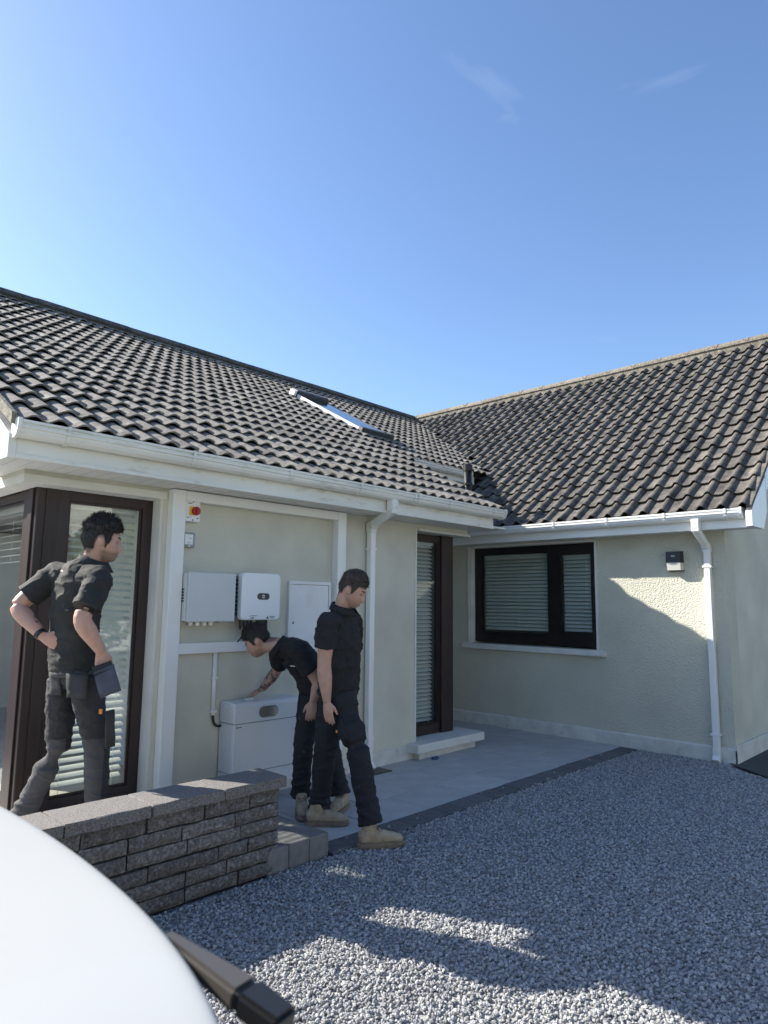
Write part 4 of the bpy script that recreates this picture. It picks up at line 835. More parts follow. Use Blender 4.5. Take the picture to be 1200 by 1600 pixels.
# ------------------------------------------------------------------ people
def V3(*a): return Vector(a[0]) if len(a) == 1 else Vector(a)
def head_shape(subd):
    bm = BM(); bmesh.ops.create_icosphere(bm, subdivisions=subd, radius=1.0)
    G = lambda d, s: math.exp(-(d / s) ** 2)
    for v in bm.verts:
        n = v.co.copy(); x, y, z = n.x * 0.077, n.y * (0.094 if n.y > 0 else 0.102), n.z * 0.118
        if z < -0.01:
            t = min(1, (-0.01 - z) / 0.1); x *= 1 - 0.26 * t
            if y < 0: y *= 1 - 0.45 * t
            else: y = y * (1 + 0.18 * t) + 0.022 * t
        if y > 0:
            ax = abs(x)
            y -= 0.10 * max(0, y - 0.075)
            y += 0.023 * G(x, 0.012) * G(z + 0.032, 0.016) + 0.012 * G(x, 0.009) * G(z + 0.008, 0.024)
            y += 0.006 * G(z - 0.020, 0.010) * G(x, 0.045)
            y -= 0.011 * G(ax - 0.031, 0.015) * G(z - 0.001, 0.011)
            y += 0.004 * G(x, 0.020) * G(z + 0.069, 0.006) + 0.003 * G(x, 0.018) * G(z + 0.081, 0.006) - 0.003 * G(x, 0.022) * G(z + 0.075, 0.003)
            y += 0.013 * G(x, 0.026) * G(z + 0.108, 0.018)
            x += math.copysign(0.004, x) * G(ax - 0.05, 0.02) * G(z + 0.022, 0.02)
        v.co = (x, y, z)
    return bm
def frame(fwd, up, c, s=1.0):
    f = Vector(fwd).normalized(); u = Vector(up); u = (u - f * u.dot(f)).normalized(); r = f.cross(u)
    m = Matrix((r, f, u)).transposed().to_4x4() @ Matrix.Scale(s, 4); m.translation = Vector(c); return m
HL = [(0.0, 0.062), (0.55, 0.055), (0.95, 0.045), (1.15, -0.005), (1.35, -0.020), (1.5, 0.022), (1.95, 0.022), (2.2, -0.035), (2.7, -0.068), (3.2, -0.075)]
def hairline(th, tab=HL):
    for (a, b), (c, d) in zip(tab, tab[1:]):
        if a <= th <= c: return b + (d - b) * (th - a) / (c - a)
    return tab[-1][1]
def make_hair(name, mt, M4, top, side_t, curl, parent, inv, seed=0, tab=HL, lo=None):
    bm = head_shape(5); off = {}; kill = []
    for v in bm.verts:
        p = v.co; th = math.atan2(abs(p.x), p.y); zl = hairline(th, tab)
        e = p.z - zl - 0.008 * noise.noise(p * 90 + Vector((seed, 0, 0)))
        if e < -0.004 or (lo is not None and p.z < lo): kill.append(v)
        k = max(0.0, min(1.0, e / 0.05)); hgt = max(0, min(1, (p.z - 0.015) / 0.06)); hgt = hgt * hgt * (3 - 2 * hgt)
        th_ = (side_t + (top - side_t) * hgt) * (0.25 + 0.75 * k)
        nn = noise.noise(p * 45 + Vector((0, seed, 0))) + 0.6 * noise.noise(p * 110 + Vector((seed, 3, 0)))
        off[v] = th_ + curl * nn * (0.3 + 0.7 * hgt) * k + 0.0015
    for v in bm.verts: v.co = v.co + v.co.normalized() * off[v]
    bmesh.ops.delete(bm, geom=kill, context='VERTS')
    q = random.Random(seed); bm.verts.ensure_lookup_table(); base = [(v.co.copy(), v.co.normalized()) for v in bm.verts]
    for _ in range(2600):
        p, n = base[q.randrange(len(base))]
        hg = max(0, min(1, (p.z - 0.01) / 0.07)); L_ = (0.004 + 0.5 * side_t) * (1 - hg) + hg * (0.004 + 0.22 * top + 0.6 * curl)
        t = Vector((q.gauss(0, 0.5), q.gauss(0.1, 0.5), q.gauss(-0.2, 0.5))); d = (n + t * (0.5 + 0.5 * hg)).normalized(); sd = d.orthogonal().normalized() * q.uniform(0.0007, 0.0013) * (1 + 25 * curl)
        m_ = p + d * L_ * 0.55 * q.uniform(0.7, 1.2); e_ = m_ + (d + Vector((q.gauss(0, 0.5), q.gauss(0, 0.5), -0.4)) * (0.6 + 20 * curl)).normalized() * L_ * 0.5
        a_, b_, c_, d_ = bm.verts.new(p - sd - n * 0.002), bm.verts.new(p + sd - n * 0.002), bm.verts.new(m_ + sd * 0.7), bm.verts.new(e_); bm.faces.new((a_, b_, c_)); bm.faces.new((a_, c_, d_))
    bm.transform(M4); o = obj(name, bm, mt, None, True, fix=False); o.parent = parent; o.matrix_parent_inverse = inv; return o
def hand(bm, w, d, n, thumb, curl=0.25, s=1.0, splay=0.03):
    w = V3(w); d = V3(d).normalized(); n = V3(n); n = (n - d * n.dot(d)).normalized(); a = V3(thumb); a = (a - d * a.dot(d) - n * a.dot(n)).normalized()
    tube(bm, [w - d * 0.03, w, w + d * 0.03 * s, w + d * 0.07 * s, w + d * 0.098 * s], [(0.026, 0.020), (0.028, 0.019), (0.036, 0.017), (0.041, 0.015), (0.037, 0.011)], a, n=12)
    for k, (o_, L_) in enumerate(((0.030, 0.072), (0.0105, 0.082), (-0.010, 0.077), (-0.029, 0.060))):
        p = w + d * (0.088 * s) + a * o_ * s; dd = (d + a * (splay * (1.5 - k))).normalized(); pts = [p - d * 0.02, p]; cc = curl * (1 + 0.12 * k)
        for j, f in enumerate((0.46, 0.30, 0.24)):
            dd = (dd * math.cos(cc) + n * math.sin(cc)).normalized(); p = p + dd * L_ * f * s; pts.append(p)
        tube(bm, pts, [0.0095 * s, 0.0095 * s, 0.0088 * s, 0.0080 * s, 0.0062 * s], n, n=8)
    p = w + d * 0.022 * s + a * 0.026 * s; d1 = (d * 0.72 + a * 0.62 + n * 0.28).normalized(); d2 = (d * 0.92 + a * 0.22 + n * 0.30).normalized()
    tube(bm, [p - a * 0.015, p, p + d1 * 0.034 * s, p + d1 * 0.034 * s + d2 * 0.030 * s, p + d1 * 0.034 * s + d2 * 0.054 * s], [0.014 * s, 0.0135 * s, 0.0115 * s, 0.0098 * s, 0.0070 * s], n, n=8)
def wrinkle(me, amp, freq, seed, fold=None):
    co = [v.co.copy() for v in me.vertices]; nr = [v.normal.copy() for v in me.vertices]; sv = Vector((seed, seed * 2, 0))
    for v, p, n in zip(me.vertices, co, nr):
        q = p * freq + sv; w = Vector((noise.noise(q * 0.6), noise.noise(q * 0.6 + Vector((7, 0, 0))), 0)) * 1.2
        n2 = noise.noise(Vector((q.x * 0.55 + q.z * 0.5, q.y * 0.55 + q.z * 0.3, q.z * 1.7)) + w); n3 = noise.noise(Vector((q.x * 1.3, q.y * 1.3, q.z * 2.8 - q.x)) + w)
        d = noise.noise(q * 0.7) * 0.5 + 1.1 * (1 - abs(n2)) ** 5 + 0.6 * (1 - abs(n3)) ** 6 - 0.7
        if fold:
            for c, rad, a2, fr in fold:
                r = (p - Vector(c)).length
                if r < rad: d += a2 * (1 - r / rad) * math.sin(fr * p.z + 5 * noise.noise(p * 9))
        v.co = p + n * amp * d
def make_boot(parent, inv, ankle, fwd, pitch=0.0, zoff=0.0, s=1.0, shaft=None):
    f = Vector((fwd[0], fwd[1], 0)).normalized(); r = f.cross(Vector((0, 0, 1)))
    M4 = Matrix((r, f, Vector((0, 0, 1)))).transposed().to_4x4(); M4.translation = Vector((ankle[0], ankle[1], zoff)); M4 = M4 @ Matrix.Rotation(pitch, 4, 'X') @ Matrix.Scale(s, 4)
    bm = BM()
    st = [(-0.085, 0.022, 0.030, 0.060), (-0.07, 0.036, 0.046, 0.062), (-0.02, 0.041, 0.058, 0.068), (0.05, 0.045, 0.052, 0.064), (0.11, 0.049, 0.040, 0.054), (0.16, 0.048, 0.034, 0.049), (0.195, 0.040, 0.028, 0.043), (0.212, 0.022, 0.016, 0.036)]
    tube(bm, [(0, y, c) for y, w, h, c in st], [(w, h) for y, w, h, c in st], (1, 0, 0), n=20)
    tube(bm, [(0, -0.02, 0.05), (0, -0.012, 0.10), (0, -0.012, 0.135), (0, -0.015, 0.15)], [(0.042, 0.062), (0.043, 0.054), (0.044, 0.050), (0.040, 0.046)], (1, 0, 0), n=20)
    me = remesh(bm, 0.0065, 3); wrinkle(me, 0.0018, 22, 3)
    for v in me.vertices:
        if v.co.z < 0.022: v.co.z = 0.022
    me.transform(M4); b = link('boot', me, 'boot', parent); b.matrix_parent_inverse = inv
    out = [(-0.036, -0.075), (-0.02, -0.094), (0.02, -0.094), (0.036, -0.075), (0.043, -0.02), (0.046, 0.05), (0.056, 0.11), (0.054, 0.165), (0.040, 0.205), (0.015, 0.223), (-0.018, 0.222), (-0.042, 0.2), (-0.053, 0.155), (-0.054, 0.105), (-0.046, 0.05), (-0.042, -0.02)]
    bm = BM(); R = []
    for z, k in ((0.0, 0.97), (0.006, 1.0), (0.022, 1.02), (0.034, 0.98)): R.append([bm.verts.new((x * k, 0.06 + (y - 0.06) * k, z + (0.006 if y > 0.18 and z < 0.01 else 0))) for x, y in out])
    n = len(out)
    for i in range(3):
        for k in range(n): bm.faces.new((R[i][k], R[i][(k + 1) % n], R[i + 1][(k + 1) % n], R[i + 1][k]))
    bm.faces.new(R[0][::-1]); bm.faces.new(R[-1]); bm.transform(M4); so = obj('sole', bm, 'sole', b)
    bm = BM()
    for k in range(5):
        y = 0.045 + k * 0.017 if k < 4 else 0.03; z = 0.118 - k * 0.010 if k < 4 else 0.135; sg = 1 if k % 2 else -1
        tube(bm, [(-0.032, y - 0.006 * sg, z - 0.020), (-0.016, y, z + 0.001), (0.0, y + 0.004 * sg, z + 0.004), (0.016, y + 0.006 * sg, z + 0.001), (0.032, y + 0.006, z - 0.020)], 0.0032, n=6)
    bm.transform(M4); obj('lace', bm, 'lace', b, True)
    return b
def person(label, base, J, cfg):
    P = tag(empty('person', base), label, 'person'); inv = Matrix.Translation(-Vector(base)); j = {k: V3(v) for k, v in J.items()}
    put = lambda o: (setattr(o, 'parent', P), setattr(o, 'matrix_parent_inverse', inv), o)[2]
    S = (j['shL'] - j['shR']).normalized(); HS = (j['hipL'] - j['hipR']).normalized()
    ax = (j['neck'] - j['pelvis']).normalized()
    M4 = frame(cfg['fwd'], cfg['up'], j['head'], cfg.get('hs', 1.0))
    mid = (j['shL'] + j['shR']) / 2
    # ---- body: one continuous skin surface
    bm = head_shape(4); bm.transform(M4)
    for sx in (-1, 1):
        e = BM(); tube(e, [(sx * 0.072, -0.004, -0.038), (sx * 0.079, -0.008, -0.024), (sx * 0.082, -0.012, 0.0), (sx * 0.080, -0.013, 0.018), (sx * 0.074, -0.006, 0.028)], [(0.008, 0.005), (0.013, 0.007), (0.018, 0.008), (0.015, 0.007), (0.007, 0.004)], (0, 1, 0), n=10)
        e.transform(M4); tm = bpy.data.meshes.new('t'); e.to_mesh(tm); e.free(); bm.from_mesh(tm); bpy.data.meshes.remove(tm)
    hb = M4 @ Vector((0, -0.025, -0.05))
    tube(bm, [mid - ax * 0.04, j['neck'], hb, M4 @ Vector((0, -0.02, 0.0))], [(0.085, 0.07), (0.062, 0.062), (0.057, 0.062), (0.05, 0.055)], S, n=16)
    tube(bm, [j['pelvis'] - ax * 0.06, j['pelvis'], j['waist'], j['chest'], mid, j['neck'] - ax * 0.01], [(0.12, 0.08), (0.15, 0.10), (0.145, 0.10), (0.165, 0.105), (0.14, 0.08), (0.06, 0.06)], S, n=20)
    for sd in 'LR':
        a = j['sh' + sd]; e = j['el' + sd]; w = j['wr' + sd]; a0 = a.lerp(mid, 0.45)
        p1, p2 = a.lerp(e, 0.84), e.lerp(w, 0.17)
        tube(bm, [a0, a, a.lerp(e, 0.35), a.lerp(e, 0.65), p1, p1 * 0.36 + e * 0.48 + p2 * 0.16, p1 * 0.16 + e * 0.48 + p2 * 0.36, p2, e.lerp(w, 0.35), e.lerp(w, 0.65), w], [r_ * cfg.get('arm', 1.0) for r_ in (0.055, 0.058, 0.055, 0.050, 0.045, 0.044, 0.044, 0.046, 0.046, 0.037)] + [(0.030, 0.026)], n=14)
        for c_, r_ in ((a, 0.055),): bmesh.ops.create_icosphere(bm, subdivisions=3, radius=r_, matrix=Matrix.Translation(c_))
        hd = cfg['hand' + sd]; hand(bm, w, hd[0], hd[1], hd[2], hd[3])
        h, k, n = j['hip' + sd], j['kn' + sd], j['an' + sd]
        tube(bm, [h, h.lerp(k, 0.5), k, k.lerp(n, 0.4), n, n - Vector((0, 0, 0.05))], [0.085, 0.072, 0.052, 0.05, 0.038, 0.036], n=12)
    me = remesh(bm, 0.0052, 2, 0.35)
    body = link('body', me, 'skin', None); put(body)
    sb = cfg.get('stubble', 0.3); mi = M4.inverted(); vals = []; tab_ = cfg['hair'].get('tab', HL)
    for v in me.vertices:
        p = mi @ v.co; s = 0.0
        if p.length < 0.2 and p.z > -0.16:
            nz_ = 0.75 + 0.5 * noise.noise(p * 140)
            if p.y > -0.01:
                jaw = max(0, min(1, (-0.048 - p.z) / 0.018)) * max(0, min(1, (p.y + 0.01) / 0.025)) * (1 - math.exp(-(p.x / 0.021) ** 2 - ((p.z + 0.075) / 0.010) ** 2) * 0.9) * max(0, min(1, (p.z + 0.145) / 0.02))
                mou = 0.8 * math.exp(-(p.x / 0.026) ** 4 - ((p.z + 0.059) / 0.006) ** 2) * (1 if p.y > 0.06 else 0)
                s = sb * max(jaw, mou) * nz_
            zl = hairline(math.atan2(abs(p.x), p.y), tab_); e = (p.z - zl + 0.016) / 0.02
            if p.z > -0.09: s = max(s, 0.75 * max(0, min(1, e)))
        vals.append(s)
    me.attributes.new('stub', 'FLOAT', 'POINT').data.foreach_set('value', vals)
    if cfg.get('tattoo'):
        me.materials.append(MATS['skin_tattoo'])
        for c, rad in cfg['tattoo']:
            c = V3(c)
            for p in me.polygons:
                if (p.center - c).length < rad: p.material_index = 1
    # ---- face details and hair
    for sx in (-1, 1):
        e = BM(); tube(e, [(sx * 0.048, 0.066, 0.026), (sx * 0.032, 0.0845, 0.030), (sx * 0.014, 0.0915, 0.026)], [(0.0025, 0.003), (0.004, 0.0045), (0.0035, 0.004)], (0, 0, 1), n=8); e.transform(M4); put(obj('eyebrow', e, 'hair', None, True))
        e = BM(); tube(e, [(sx * 0.044, 0.0685, -0.001), (sx * 0.032, 0.0765, -0.003), (sx * 0.020, 0.0785, -0.001)], [(0.0010, 0.002), (0.0030, 0.003), (0.0010, 0.002)], (0, 0, 1), n=8); e.transform(M4); put(obj('eye', e, 'eye', None, True))
    e = BM(); tube(e, [(-0.021, 0.088, -0.0765), (-0.008, 0.0965, -0.0755), (0.008, 0.0965, -0.0755), (0.021, 0.088, -0.0765)], [(0.001, 0.002), (0.0045, 0.004), (0.0045, 0.004), (0.001, 0.002)], (0, 0, 1), n=8); e.transform(M4); put(obj('lips', e, 'lip', None, True))
    hr = cfg['hair']; make_hair('hair', hr.get('mat', 'hair'), M4, hr['top'], hr['side'], hr['curl'], P, inv, hr.get('seed', 1), hr.get('tab', HL))
    # ---- shirt
    hem = j['pelvis'].lerp(j['waist'], cfg.get('hem', 0.2))
    k = cfg.get('bulk', 1.0)
    bm = BM(); TS = (S * 0.6 + HS * 0.4).normalized()
    hs_ = cfg.get('hemshift', Vector((0, 0, 0)))
    tube(bm, [hem + hs_, hem.lerp(j['waist'], 0.6), j['waist'], j['waist'].lerp(j['chest'], 0.5), j['chest'], j['chest'].lerp(mid, 0.6), mid + ax * 0.012, j['neck'] - ax * 0.012],
         [(0.176 * k, 0.132 * k), (0.176 * k, 0.130 * k), (0.172 * k, 0.126 * k), (0.178 * k, 0.128 * k), (0.188 * k, 0.132 * k), (0.180 * k, 0.115 * k), (0.145 * k, 0.092 * k), (0.072, 0.072)], S, n=24)
    for sd in 'LR':
        a = j['sh' + sd]; e = j['el' + sd]; f = cfg.get('sleeve', 0.64)
        tube(bm, [a.lerp(mid, 0.55), a.lerp(mid, 0.12) , a.lerp(e, 0.18), a.lerp(e, f * 0.75), a.lerp(e, f)], [r_ * (0.55 + 0.45 * cfg.get('arm', 1.0)) for r_ in (0.074, 0.078, 0.078, 0.077, 0.080)], n=16)
        bmesh.ops.create_icosphere(bm, subdivisions=3, radius=0.079, matrix=Matrix.Translation(a.lerp(e, 0.03).lerp(mid, 0.04)))
    me = remesh(bm, 0.0065, 5); wrinkle(me, 0.0075, 6.5, cfg.get('seed', 1), cfg.get('folds'))
    put(link('polo_shirt', me, cfg['shirt'], None))
    # collar, buttons
    bm = BM(); nk = j['neck'] + ax * 0.002; fh = V3(cfg['fwd']); fh = (fh - ax * fh.dot(ax)).normalized(); sh = ax.cross(fh)
    R1, R2, R3 = [], [], []
    for i in range(27):
        a = math.radians(-162 + 324 * i / 26); dirn = (-fh * math.cos(a) + sh * math.sin(a)); fr = (1 - math.cos(a)) / 2
        R1.append(bm.verts.new(nk + dirn * 0.070 + ax * (0.030 - 0.035 * fr) + fh * 0.012 * fr)); R2.append(bm.verts.new(nk + dirn * 0.080 + ax * (0.032 - 0.035 * fr) + fh * 0.014 * fr)); R3.append(bm.verts.new(nk + dirn * (0.098 + 0.014 * fr) + ax * (-0.014 - 0.040 * fr) + fh * 0.018 * fr))
    for i in range(26):
        bm.faces.new((R1[i], R1[i + 1], R2[i + 1], R2[i])); bm.faces.new((R2[i], R2[i + 1], R3[i + 1], R3[i]))
    o = obj('collar', bm, cfg['shirt'], None, True); md = o.modifiers.new('t', 'SOLIDIFY'); md.thickness = 0.005; put(o)
    # ---- trousers
    bm = BM(); top = j['pelvis'].lerp(j['waist'], cfg.get('belt', 0.42)); tk = cfg.get('tk', 1.0)
    cr = (j['hipL'] + j['hipR']) / 2 - Vector((0, 0, 0.03))
    tube(bm, [top, j['pelvis'], (j['hipL'] + j['hipR']) / 2 + Vector((0, 0, 0.02)), cr], [(0.160 * tk, 0.118 * tk), (0.170 * tk, 0.130 * tk), (0.172 * tk, 0.132 * tk), (0.13 * tk, 0.10 * tk)], HS, n=22)
    for sd in 'LR':
        h, k_, n = j['hip' + sd], j['kn' + sd], j['an' + sd]; he = n + (n - k_).normalized() * cfg.get('hemlen', 0.02)
        tube(bm, [h + Vector((0, 0, 0.03)), h.lerp(k_, 0.2), h.lerp(k_, 0.55), h.lerp(k_, 0.85), k_, k_.lerp(n, 0.3), k_.lerp(n, 0.65), he], [0.098 * tk, 0.100 * tk, 0.092 * tk, 0.082 * tk, 0.079 * tk, 0.077 * tk, 0.072 * tk, 0.080 * tk], n=18)
    folds = []
    for sd in 'LR':
        folds += [(j['an' + sd] + Vector((0, 0, 0.06)), 0.16, 1.1, 95), (j['kn' + sd], 0.12, 0.25, 80)]
    me = remesh(bm, 0.0065, 5); wrinkle(me, 0.0065, 8.0, cfg.get('seed', 1) + 5, folds)
    tr = link('trousers', me, cfg['trousers'][0], None); put(tr)
    if len(cfg['trousers']) > 1:
        me.materials.append(MATS[cfg['trousers'][1]])
        for p in me.polygons:
            c = p.center
            for sd in 'LR':
                kn = j['kn' + sd]
                if (c - kn.lerp(j['an' + sd], 0.5)).length < 0.36 and c.z < kn.z + 0.05 + cfg.get('kz', 0) and ((c - kn).cross((j['an' + sd] - kn).normalized())).length < 0.14:
                    rel = c - kn; fs = V3(cfg['tside']); 
                    if rel.dot(fs) < 0.035: p.material_index = 1
    # belt
    for sd in 'LR':
        b = make_boot(P, inv, j['an' + sd] if ('ft' + sd) not in j else j['ft' + sd], cfg['foot' + sd][0], cfg['foot' + sd][1], cfg['foot' + sd][2])
    return P, put, j
DOWN = (0, 0, -1)
# --- man striding out onto the gravel
rt = RT; tw = -FW; up = Vector((0, 0, 1))
wf = Vector((0.30, -0.95, 0)).normalized()
Pw, putw, jw = person('man striding onto the gravel in black polo, black work trousers and tan boots', (3.45, 3.6, 0),
    dict(head=(3.437, 3.584, 1.694), neck=(3.414, 3.663, 1.565), shR=(3.243, 3.628, 1.462), shL=(3.595, 3.742, 1.455), elR=(3.236, 3.649, 1.162), wrR=(3.270, 3.646, 0.916), elL=(3.666, 3.821, 1.116), wrL=(3.662, 3.788, 0.856),
         chest=(3.428, 3.697, 1.312), waist=(3.451, 3.715, 1.091), pelvis=(3.457, 3.738, 0.944), hipR=(3.416, 3.653, 0.920), hipL=(3.501, 3.833, 0.894), knR=(3.417, 3.482, 0.594), anR=(3.419, 3.357, 0.168), knL=(3.458, 3.869, 0.485), anL=(3.478, 3.935, 0.111),
         ftR=(3.406, 3.330, 0.075), ftL=(3.439, 3.901, 0.038)),
    dict(fwd=(0.50, -0.78, -0.52), up=(0.12, -0.3, 0.95), hs=1.03, handR=((0.08, -0.10, -1), (0.97, 0.23, 0), (0.25, -0.97, 0), 0.16), handL=(DOWN, (-0.97, -0.23, 0), (0.25, -0.97, 0), 0.2),
         hair=dict(top=0.024, side=0.005, curl=0.005, mat='hair_short', seed=3), shirt='polo_black', trousers=['trouser_black'], seed=2, arm=1.12, sleeve=0.60, hem=0.0, bulk=1.06, tk=1.06, hemlen=0.03,
         tattoo=None, footR=((0.84, -0.55), 0.0, 0.002), footL=((0.74, -0.67), 0.0, 0.004), folds=[((3.443, 3.647, 1.106), 0.2, 0.8, 45)]))
# pocket, tag and pen marks
b = BM(); box(b, -0.006, 0.006, -0.002, 0.002, -0.009, 0.009, 0.001); b.transform(frame((-0.72, -0.68, 0), (0, 0, 1), (3.303, 3.577, 0.719))); putw(obj('pocket_tag', b, 'orange', None))
# --- man bending over the battery
bf = Vector((-0.55, 0.60, -0.58))
Pb, putb, jb = person('man bending forward over the battery, black polo and black work trousers', (3.65, 4.15, 0),
    dict(head=(3.300, 4.522, 1.291), neck=(3.416, 4.407, 1.258), shL=(3.414, 4.149, 1.242), shR=(3.544, 4.486, 1.208), elL=(3.522, 4.026, 0.986), wrL=(3.493, 4.053, 0.853), elR=(3.592, 4.648, 1.020), wrR=(3.514, 4.728, 0.878),
         chest=(3.521, 4.309, 1.194), waist=(3.613, 4.240, 1.050), pelvis=(3.664, 4.216, 0.899), hipL=(3.582, 4.180, 0.851), hipR=(3.752, 4.269, 0.827), knL=(3.517, 4.181, 0.512), anL=(3.563, 4.250, 0.134), knR=(3.800, 4.186, 0.463), anR=(3.805, 4.069, 0.134),
         ftL=(3.526, 4.196, 0.086), ftR=(3.809, 4.049, 0.070)),
    dict(fwd=bf, up=(-0.50, 0.42, 0.76), hs=1.0, handL=((-0.1, 0.1, -1), (0.69, 0.72, 0), (-0.69, 0.72, 0), 0.30), handR=((-0.62, 0.66, -0.42), (0, 0, -1), (-0.7, -0.65, 0), 0.32),
         hair=dict(top=0.026, side=0.008, curl=0.005, seed=9), stubble=0.45, shirt='polo_black', trousers=['trouser_black'], seed=4, sleeve=0.66, hem=0.1, bulk=0.98, tk=0.98, hemlen=0.02,
         tattoo=[((3.553, 4.688, 0.946), 0.12), ((3.514, 4.728, 0.878), 0.05)], footL=((-0.55, -0.83), 0.0, 0.004), footR=((-0.93, -0.36), 0.0, 0.004)))
t_ = tag(empty('cleaning_cloth', (3.443, 4.814, 0.814)), 'crumpled white cloth under the hand on top of the battery', 'cloth')
b = BM(); bmesh.ops.create_icosphere(b, subdivisions=4, radius=0.032)
for v in b.verts: v.co = Vector((v.co.x * 1.3, v.co.y, v.co.z * 0.35)) * (1 + 0.35 * noise.noise(v.co * 60))
b.transform(Matrix.Translation((3.40, 4.735, 0.808))); at(obj('folded_cloth', b, 'cloth_white', None, True), t_)
b = BM(); box(b, -0.018, 0.018, -0.001, 0.001, -0.003, 0.003); b.transform(frame((-0.72, -0.68, 0), (0.1, 0, 1), (3.413, 4.212, 1.108))); putb(obj('chest_lettering', b, 'logo_white', None))
# --- man standing by the corner window, seen from behind
LT = [(0.0, 0.070), (0.5, 0.058), (0.95, 0.045), (1.15, -0.010), (1.35, -0.045), (1.5, 0.010), (1.95, 0.015), (2.15, -0.04), (2.5, -0.085), (3.2, -0.09)]
Pl, putl, jl = person('man with curly hair seen from behind at the corner window, hands at his waist', (1.85, 4.2, ZP),
    dict(head=(1.814, 4.091, 1.953), neck=(1.778, 4.124, 1.828), shL=(1.654, 4.344, 1.750), shR=(1.754, 3.956, 1.717), elL=(1.467, 4.425, 1.551), wrL=(1.561, 4.237, 1.383), elR=(1.642, 3.917, 1.486), wrR=(1.779, 3.932, 1.303),
         chest=(1.724, 4.173, 1.623), waist=(1.730, 4.221, 1.338), pelvis=(1.757, 4.228, 1.159), hipL=(1.737, 4.336, 1.099), hipR=(1.782, 4.118, 1.114), knR=(1.875, 4.123, 0.740), anR=(1.949, 4.204, 0.240), knL=(1.750, 4.367, 0.721), anL=(1.667, 4.612, 0.292),
         ftR=(1.971, 4.249, 0.203), ftL=(1.644, 4.654, 0.202)),
    dict(fwd=(0.90, -0.35, -0.16), up=(0.1, 0.0, 1.0), hs=1.06, handR=((0.18, 0.1, -1), (0.2, 0.9, 0), (0.9, -0.1, -0.3), 0.35), handL=((0.75, -0.55, -0.5), (0.3, 0.6, 0.2), (0.2, 0.4, 0.8), 0.5),
         hair=dict(top=0.036, side=0.011, curl=0.015, seed=5, tab=LT), stubble=0.75, shirt='polo_faded', trousers=['trouser_dark', 'trouser_grey'], tside=(0.75, -0.35, 0), seed=8, arm=1.1, sleeve=0.72, hem=0.12, bulk=0.94, tk=0.92, belt=0.5, hemlen=0.05,
         tattoo=[((1.557, 4.320, 1.451), 0.06)], footR=((0.9, 0.3), 0.0, ZP), footL=((0.75, -0.2), 0.0, ZP + 0.0), folds=[((1.687, 4.080, 1.511), 0.35, 0.9, 30), ((1.680, 4.123, 1.326), 0.2, 0.7, 55)]))
# holster pocket, waistband, strap, tags, watch
def cloth_panel(name, pts, m, th, putf, bev=0.0):
    b = BM(); b.faces.new([b.verts.new(p) for p in pts]); bmesh.ops.subdivide_edges(b, edges=b.edges[:], cuts=3, use_grid_fill=True)
    for v in b.verts: v.co += Vector((noise.noise(v.co * 14), noise.noise(v.co * 14 + Vector((3, 0, 0))), noise.noise(v.co * 14 + Vector((0, 5, 0))))) * 0.008
    o = obj(name, b, m, None, True); md = o.modifiers.new('t', 'SOLIDIFY'); md.thickness = th; md.offset = 0; return putf(o)
cloth_panel('cargo_pocket', [(3.325, 3.585, 0.823), (3.397, 3.512, 0.806), (3.376, 3.460, 0.662), (3.299, 3.519, 0.664)], 'trouser_black', 0.010, putw)
cloth_panel('holster_pocket', [(1.733, 3.910, 1.185), (1.826, 3.863, 1.240), (1.861, 3.827, 1.084), (1.768, 3.885, 1.044)], 'pocket_blue', 0.008, putl)
cloth_panel('pocket_flap', [(1.727, 3.927, 1.216), (1.822, 3.888, 1.257), (1.827, 3.861, 1.212), (1.735, 3.904, 1.164)], 'trouser_dark', 0.010, putl)
b = BM(); box(b, -0.010, 0.010, -0.002, 0.002, -0.014, 0.014, 0.001); b.transform(frame((-0.72, -0.68, 0), (0, 0, 1), (1.805, 3.947, 0.963))); putl(obj('pocket_tag', b, 'orange', None))
b = BM(); wl = jl['wrL']; dl = (jl['elL'] - wl).normalized(); tube(b, [wl + dl * 0.004, wl + dl * 0.03], [0.0345, 0.0355], n=16); putl(obj('watch_strap', b, 'black_plastic', None, True))
b = BM(); tube(b, [jl['pelvis'].lerp(jl['waist'], 0.02), jl['pelvis'].lerp(jl['waist'], 0.22)], [(0.165, 0.126), (0.160, 0.122)], (jl['hipL'] - jl['hipR']), n=28); putl(obj('waistband', b, 'trouser_grey', None, True))
cloth_panel('back_pocket', [(1.662, 4.113, 1.174), (1.727, 3.979, 1.166), (1.740, 3.996, 1.035), (1.684, 4.125, 1.034)], 'trouser_dark', 0.007, putl)
cloth_panel('back_pocket', [(1.626, 4.272, 1.164), (1.646, 4.165, 1.171), (1.670, 4.173, 1.045), (1.646, 4.274, 1.044)], 'trouser_dark', 0.007, putl)
cloth_panel('cargo_pocket', [(1.827, 3.939, 0.961), (1.876, 3.924, 0.972), (1.911, 3.960, 0.759), (1.860, 3.970, 0.747)], 'trouser_dark', 0.02, putl)


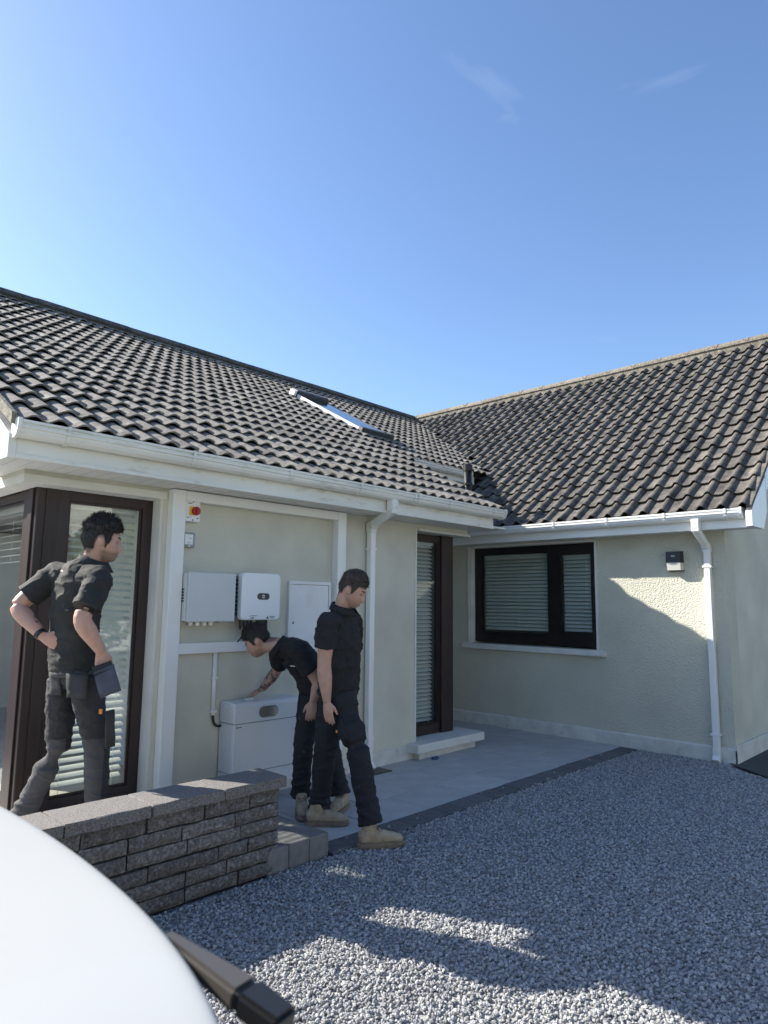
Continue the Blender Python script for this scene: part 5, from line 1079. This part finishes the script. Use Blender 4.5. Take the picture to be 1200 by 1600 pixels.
# ------------------------------------------------------------------ trees across the drive (mirrored in the window glass)
def tree(x, y, h, r, seed, label):
    q = random.Random(seed); t = tag(empty('tree', (x, y, 0)), label, 'tree', 'trees across the drive')
    b = BM(); tube(b, [(0, 0, -0.1), (0.1, 0.05, h * 0.3), (0, 0.1, h * 0.6)], [0.16, 0.11, 0.05], n=10)
    for k in range(6):
        a = k * 1.05; tube(b, [(0.05, 0.05, h * (0.28 + 0.05 * k)), (math.cos(a) * r * 0.4, math.sin(a) * r * 0.4, h * (0.45 + 0.05 * k)), (math.cos(a) * r * 0.7, math.sin(a) * r * 0.7, h * (0.6 + 0.05 * k))], [0.06, 0.04, 0.015], n=7)
    obj('trunk', b, 'bark', t, True)
    vs, fs = [], []
    cl = [(Vector((q.gauss(0, 0.45) * r, q.gauss(0, 0.45) * r, h * q.uniform(0.3, 0.98))), r * q.uniform(0.22, 0.42)) for _ in range(26)]
    for c, cr in cl:
        for _ in range(150):
            d = Vector((q.gauss(0, 1), q.gauss(0, 1), q.gauss(0, 1))).normalized() * cr * q.uniform(0.5, 1.05); p = c + d
            u = Vector((q.gauss(0, 1), q.gauss(0, 1), q.gauss(0, 1))).normalized(); v_ = u.orthogonal().normalized(); s = q.uniform(0.05, 0.11); i = len(vs)
            vs += [p - u * s, p + v_ * s * 0.6, p + u * s, p - v_ * s * 0.6]; fs.append((i, i + 1, i + 2, i + 3))
    me = bpy.data.meshes.new('crown'); me.from_pydata(vs, [], fs); link('crown', me, 'leaf', t)
# unseen white house added behind the camera to bounce sunlight into the shade
nh = tag(empty('light_bounce_house', (5, -11, 0)), 'added unseen white house across the drive, bouncing sunlight into the shade', 'house')
def nhp(o): return at(o, nh)
nhp(obj('wall', wall_holes('x', -6, 18, -0.05, 5.2, -12.3, -12.0, [(x_, x_ + 1.4, z_, z_ + 1.2) for x_ in (-4.5, -1.0, 6.5, 10.0, 14.0) for z_ in (0.9, 3.4)] + [(3.0, 4.1, 0.0, 2.1)]), 'white_wall'))
for x_ in (-4.5, -1.0, 6.5, 10.0, 14.0):
    for z_ in (0.9, 3.4): nhp(bx('window', x_ + 0.01, x_ + 1.39, -12.2, -12.15, z_ + 0.01, z_ + 1.19, 'car_glass'))
nhp(bx('door', 3.01, 4.09, -12.2, -12.14, 0.0, 2.09, 'brown_frame'))
nhp(obj('roof', extrude_profile([(-11.6, 5.1), (-15.5, 7.8), (-19.4, 5.1), (-19.4, 4.95), (-11.6, 4.95)], 'x', -6.4, 18.4), 'tile_b'))
# neighbouring outbuilding left of the house (mirrored in the side glass)
ob = tag(empty('outbuilding', (-3, 11, 0)), 'cream outbuilding with brown double doors left of the house, seen in the side glass', 'building')
def obp(o): return at(o, ob)
obp(obj('wall', wall_holes('x', -9, 0.9, -0.05, 2.7, 11.0, 11.25, [(-2.4, -0.6, 0.05, 2.2), (-5.5, -4.0, 0.9, 2.1), (-8.2, -6.6, 0.9, 2.1)]), 'white_wall'))
for xx in (-2.39, -1.49): obp(bx('door', xx, xx + 0.88, 11.08, 11.13, 0.05, 2.19, 'brown_frame', None, 0.004))
for xx in (-5.5, -8.2): obp(bx('window', xx + 0.01, xx + 1.45, 11.1, 11.14, 0.91, 2.09, 'car_glass'))
obp(obj('roof', extrude_profile([(10.7, 2.65), (13, 4.1), (15.3, 2.65), (15.3, 2.55), (10.7, 2.55)], 'x', -9.3, 1.2), 'tile_b'))
tree(6.2, -4.6, 2.9, 1.5, 1, 'nearest bushy tree across the drive, mirrored in the left window')
tree(9.2, -6.6, 3.6, 1.9, 2, 'tallest leafy tree across the drive behind the others')
tree(4.2, -6.0, 2.7, 1.5, 3, 'small round tree across the drive')
